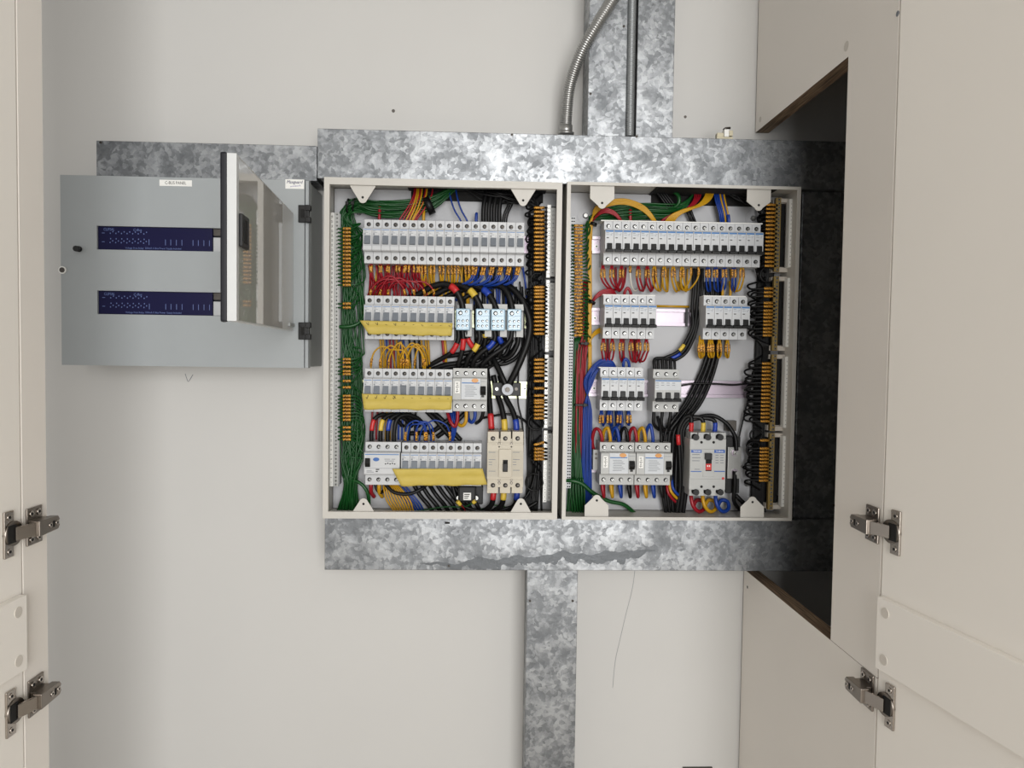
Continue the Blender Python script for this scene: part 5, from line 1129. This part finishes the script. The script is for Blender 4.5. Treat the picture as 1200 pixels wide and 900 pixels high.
for i in range(3):
    cable([(766.5+i*9.8,474,-.064),(766+i*9.8,486,-.066),(766+i*9,496,-.064),(772+i*6,503,-.058),(786+i*4,508,-.05)], .0036, 'black cable leaving the three-pole breaker below', (), 'cables below the three-pole breaker')
for i in range(3):
    cable([(792+i*4,606,-.052),(797+i*3.5,570,-.060),(796+i*3.2,530,-.064),(795+i*3,505,-.066),(802+i*4,490+i*1.2,-.07),(809+i*9,488+i*1.0,-.074),(810.3+i*13.6,494,-.076),(809.6+i*13.8,508,-.074)], .0044, 'thick black cable with %s band arching into the grey moulded breaker' % ('red','yellow','blue')[i], ((6.1,7.0,('red_tape','yellow_tape','blue_tape')[i]),) + (((2.3,2.8,'red_tape'),) if i == 0 else ()), None)
cable([(800,500,-.06),(815,490,-.062),(835,487,-.062),(850,495,-.066),(858,505,-.07),(862,514,-.074),(863,528,-.076)], .0042, 'thick black cable arching over the grey moulded breaker to the link plate')
cable([(861,552,-.078),(861,570,-.076),(860,586,-.07),(866,596,-.06),(880,602,-.05)], .0042, 'thick black cable dropping from the link plate')
cable([(862,580,-.05),(872,590,-.055),(882,598,-.05)], .0046, 'thick black cable behind the ear by the link plate')
wire([(798,452,-.05),(815,449.5,-.052),(840,450,-.052),(862,451,-.05),(884,448,-.046)], .0021, 'k', 'black wire lying along the top of the purplish rail')
wire([(864,521,-.05),(880,453,-.044),(884,440,-.044)], .0018, 'k', 'thin black wire behind the link plate')
# four-pole switches of the black-toggle board: supply hoops above and stubs below
for k, (x, c) in enumerate(((703.5,'r'),(712.5,'y'),(722.5,'b'),(733,'k'),(743.3,'r'),(753.5,'y'),(762.5,'b'),(772.5,'k'))):
    lb = 'beside the blue bundle' if k < 4 else 'nearer the black cables'
    bx = x-7 if k == 0 else x-4
    if k == 0: pts = [(x+1.5,524,-.07),(x+2,514,-.074),(x-1,504.5,-.074),(x-6,503,-.068),(x-9,512,-.06),(x-9,522,-.052),(x-6,530,-.045)]
    elif c == 'k' and k > 4: pts = [(x+2,524,-.07),(x+2.5,512,-.072),(x+1,500,-.064),(x-2,488,-.055)]
    else: pts = [(x+2.5,524,-.07),(x+2.5,512,-.074),(x-.5,501.5 if k != 6 else 498,-.072),(x-5,506,-.062),(x-6,518,-.052),(x-6,530,-.045)]
    cable(pts, .0036, '%s cable hoop into the top of the four-pole switch %s' % (CN[c], lb), (), None, c)
    x2 = (705.5,715.5,725.8,736.3,745.5,755.3,764.5,774.2)[k]
    cable([(x2,560,-.068),(x2+.3,570,-.074),(x2+1.6,579,-.074),(x2+2.2,582,-.066),(x2+2,574,-.056),(x2+1.6,560,-.045)], .0036, '%s cable loop under the four-pole switch %s' % (CN[c], lb), (), None, c)
for i, c in enumerate('ryb'):
    wire([(781+i*3,556,-.05),(782+i*3,574-i*2,-.062),(786+i*3,582-i*2.4,-.062),(792+i*3,588-i*3,-.055),(800,590-i*3,-.045)], .0030, c, 'thin %s cable curving from the four-pole switches towards the black cables' % CN[c], cat='cable', seg=8)
for i, (x, c) in enumerate(((810,'r'),(823.5,'y'),(838.5,'b'))):
    cable([(x,576,-.072),(x+.2,585,-.08),(x+3,594,-.082),(x+9,599.5,-.076),(x+15,596,-.064),(x+14,588,-.054),(x+7,586,-.048),(x+3,592,-.044)], .0040, '%s cable looping under the grey moulded breaker' % CN[c], (), None, c)
# small terminals at the end of the lower rail
p = P(697.5, 551, -.06); o = thing('end_terminal', (p.x, YPL-.008, p.z), 'small grey screw terminal on the rail beside the pair of four-pole switches', 'terminal')
boxpx(MB(), 695, 702, 527, 551, -.062, YPL-.008).build('body', 'breaker_grey', o, bevel=.0008)
for y in (532, 537): MB().cyl(P(698.5, y, -.0618), (0,-1,0), .0026, .0012, 10).build('screw', 'dark_steel', o)
tag(MB().cyl(P(806, 366, -.045), (0,0,-1), .0001, .0001, 6).build('tie_anchor', 'black_pvc'), 'x', 'x') if False else None
a = P(804.8, 372, -.046); tag(MB().box(a.x-.0022, a.x+.0022, -.0475, -.044, a.z-.019, a.z+.019).build('cable_tie', 'black_pvc'), 'black cable tie strapped over the bare rail', 'cable tie')

# ------------------------------------------------------------------ masking tape over the toggles
def tape(label, tl, tr, br, bl, strokes, yv=(-.1075,-.1075)):
    # corners in px; sheet hangs over the breaker noses with a soft fold along its length
    n, m = 26, 8; mb = MB(); vs = []
    def pt(u, v):
        x = (tl[0]*(1-u)+tr[0]*u)*(1-v)+(bl[0]*(1-u)+br[0]*u)*v; y = (tl[1]*(1-u)+tr[1]*u)*(1-v)+(bl[1]*(1-u)+br[1]*u)*v
        y += .5*math.sin(u*23)*(v-.1) + .35*math.sin(u*11+1)*v
        dy = -.1150+.0030*math.exp(-((v-.48)/.12)**2)*(.6+.4*math.sin(u*9)) + .0075*max(0, v-.35) - .0012*math.sin(u*19+v*3)*v
        return P(x, y, dy)
    for j in range(m+1):
        for i in range(n+1): vs.append(pt(i/n, j/m))
    back = [p+Vector((0,.0004,0)) for p in vs]; W = n+1
    fs = [(j*W+i, j*W+i+1, (j+1)*W+i+1, (j+1)*W+i) for j in range(m) for i in range(n)]
    mb.add(vs, fs, 0, True); mb.add(back, [f[::-1] for f in fs], 0, True); K = len(vs)
    rim = [(i, i+1) for i in range(n)]+[(m*W+i+1, m*W+i) for i in range(n)]+[((j+1)*W, j*W) for j in range(m)]+[(j*W+n, (j+1)*W+n) for j in range(m)]
    for a, b in rim: mb.f.append([a, a+K, b+K, b]); mb.m.append(0); mb.s.append(False)
    o = mb.build('masking_tape', 'masking_tape'); tag(o, label, 'tape')
    for st in strokes:
        pp = []
        for u, v in st: q = pt(u, v); pp.append(q+Vector((0,-.0004,0)))
        MB().tube(smooth_path(pp, 3), .0005, 4).build('pen_stroke', 'ink', o)
    return o
tk = lambda u: ([(u-.012,.22),(u-.004,.36),(u+.018,.12)],)
s = []
for k in range(10):
    u = .07+k*.1; s.append([(u-.012,.18+.04*(k%3)),(u+.006,.30)] if k in (2,6,9) else [(u-.014,.16),(u-.002,.32),(u+.012,.12)] if k < 4 else [(u-.008,.22),(u+.01,.2)])
tape('yellow masking tape across the ten breakers beside the pale blue blocks', (421.5,375.5), (530.5,378.5), (529.5,394), (432,391), s)
s = []
for k in range(10):
    u = .055+k*.1
    if k < 4: s.append([(u-.014,.2),(u-.004,.3),(u+.014,.08)]); 
    else: s.append([(u-.008,.2),(u+.008,.2)])
s.append([(.345,.08),(.375,.26)])
tape('yellow masking tape across the ten breakers beside the four-pole switch', (424,461.5), (530,464), (529,480.5), (426.5,479.5), s)
tape('plain yellow masking tape across the bottom nine breakers', (459.5,549.5), (565.5,549), (571,568.5), (470,569.5), ())

for o in bpy.data.objects:
    if o.parent and o.name.split('.')[0] in ('print', 'printed_label', 'lettering'): o['kind'] = 'stuff'
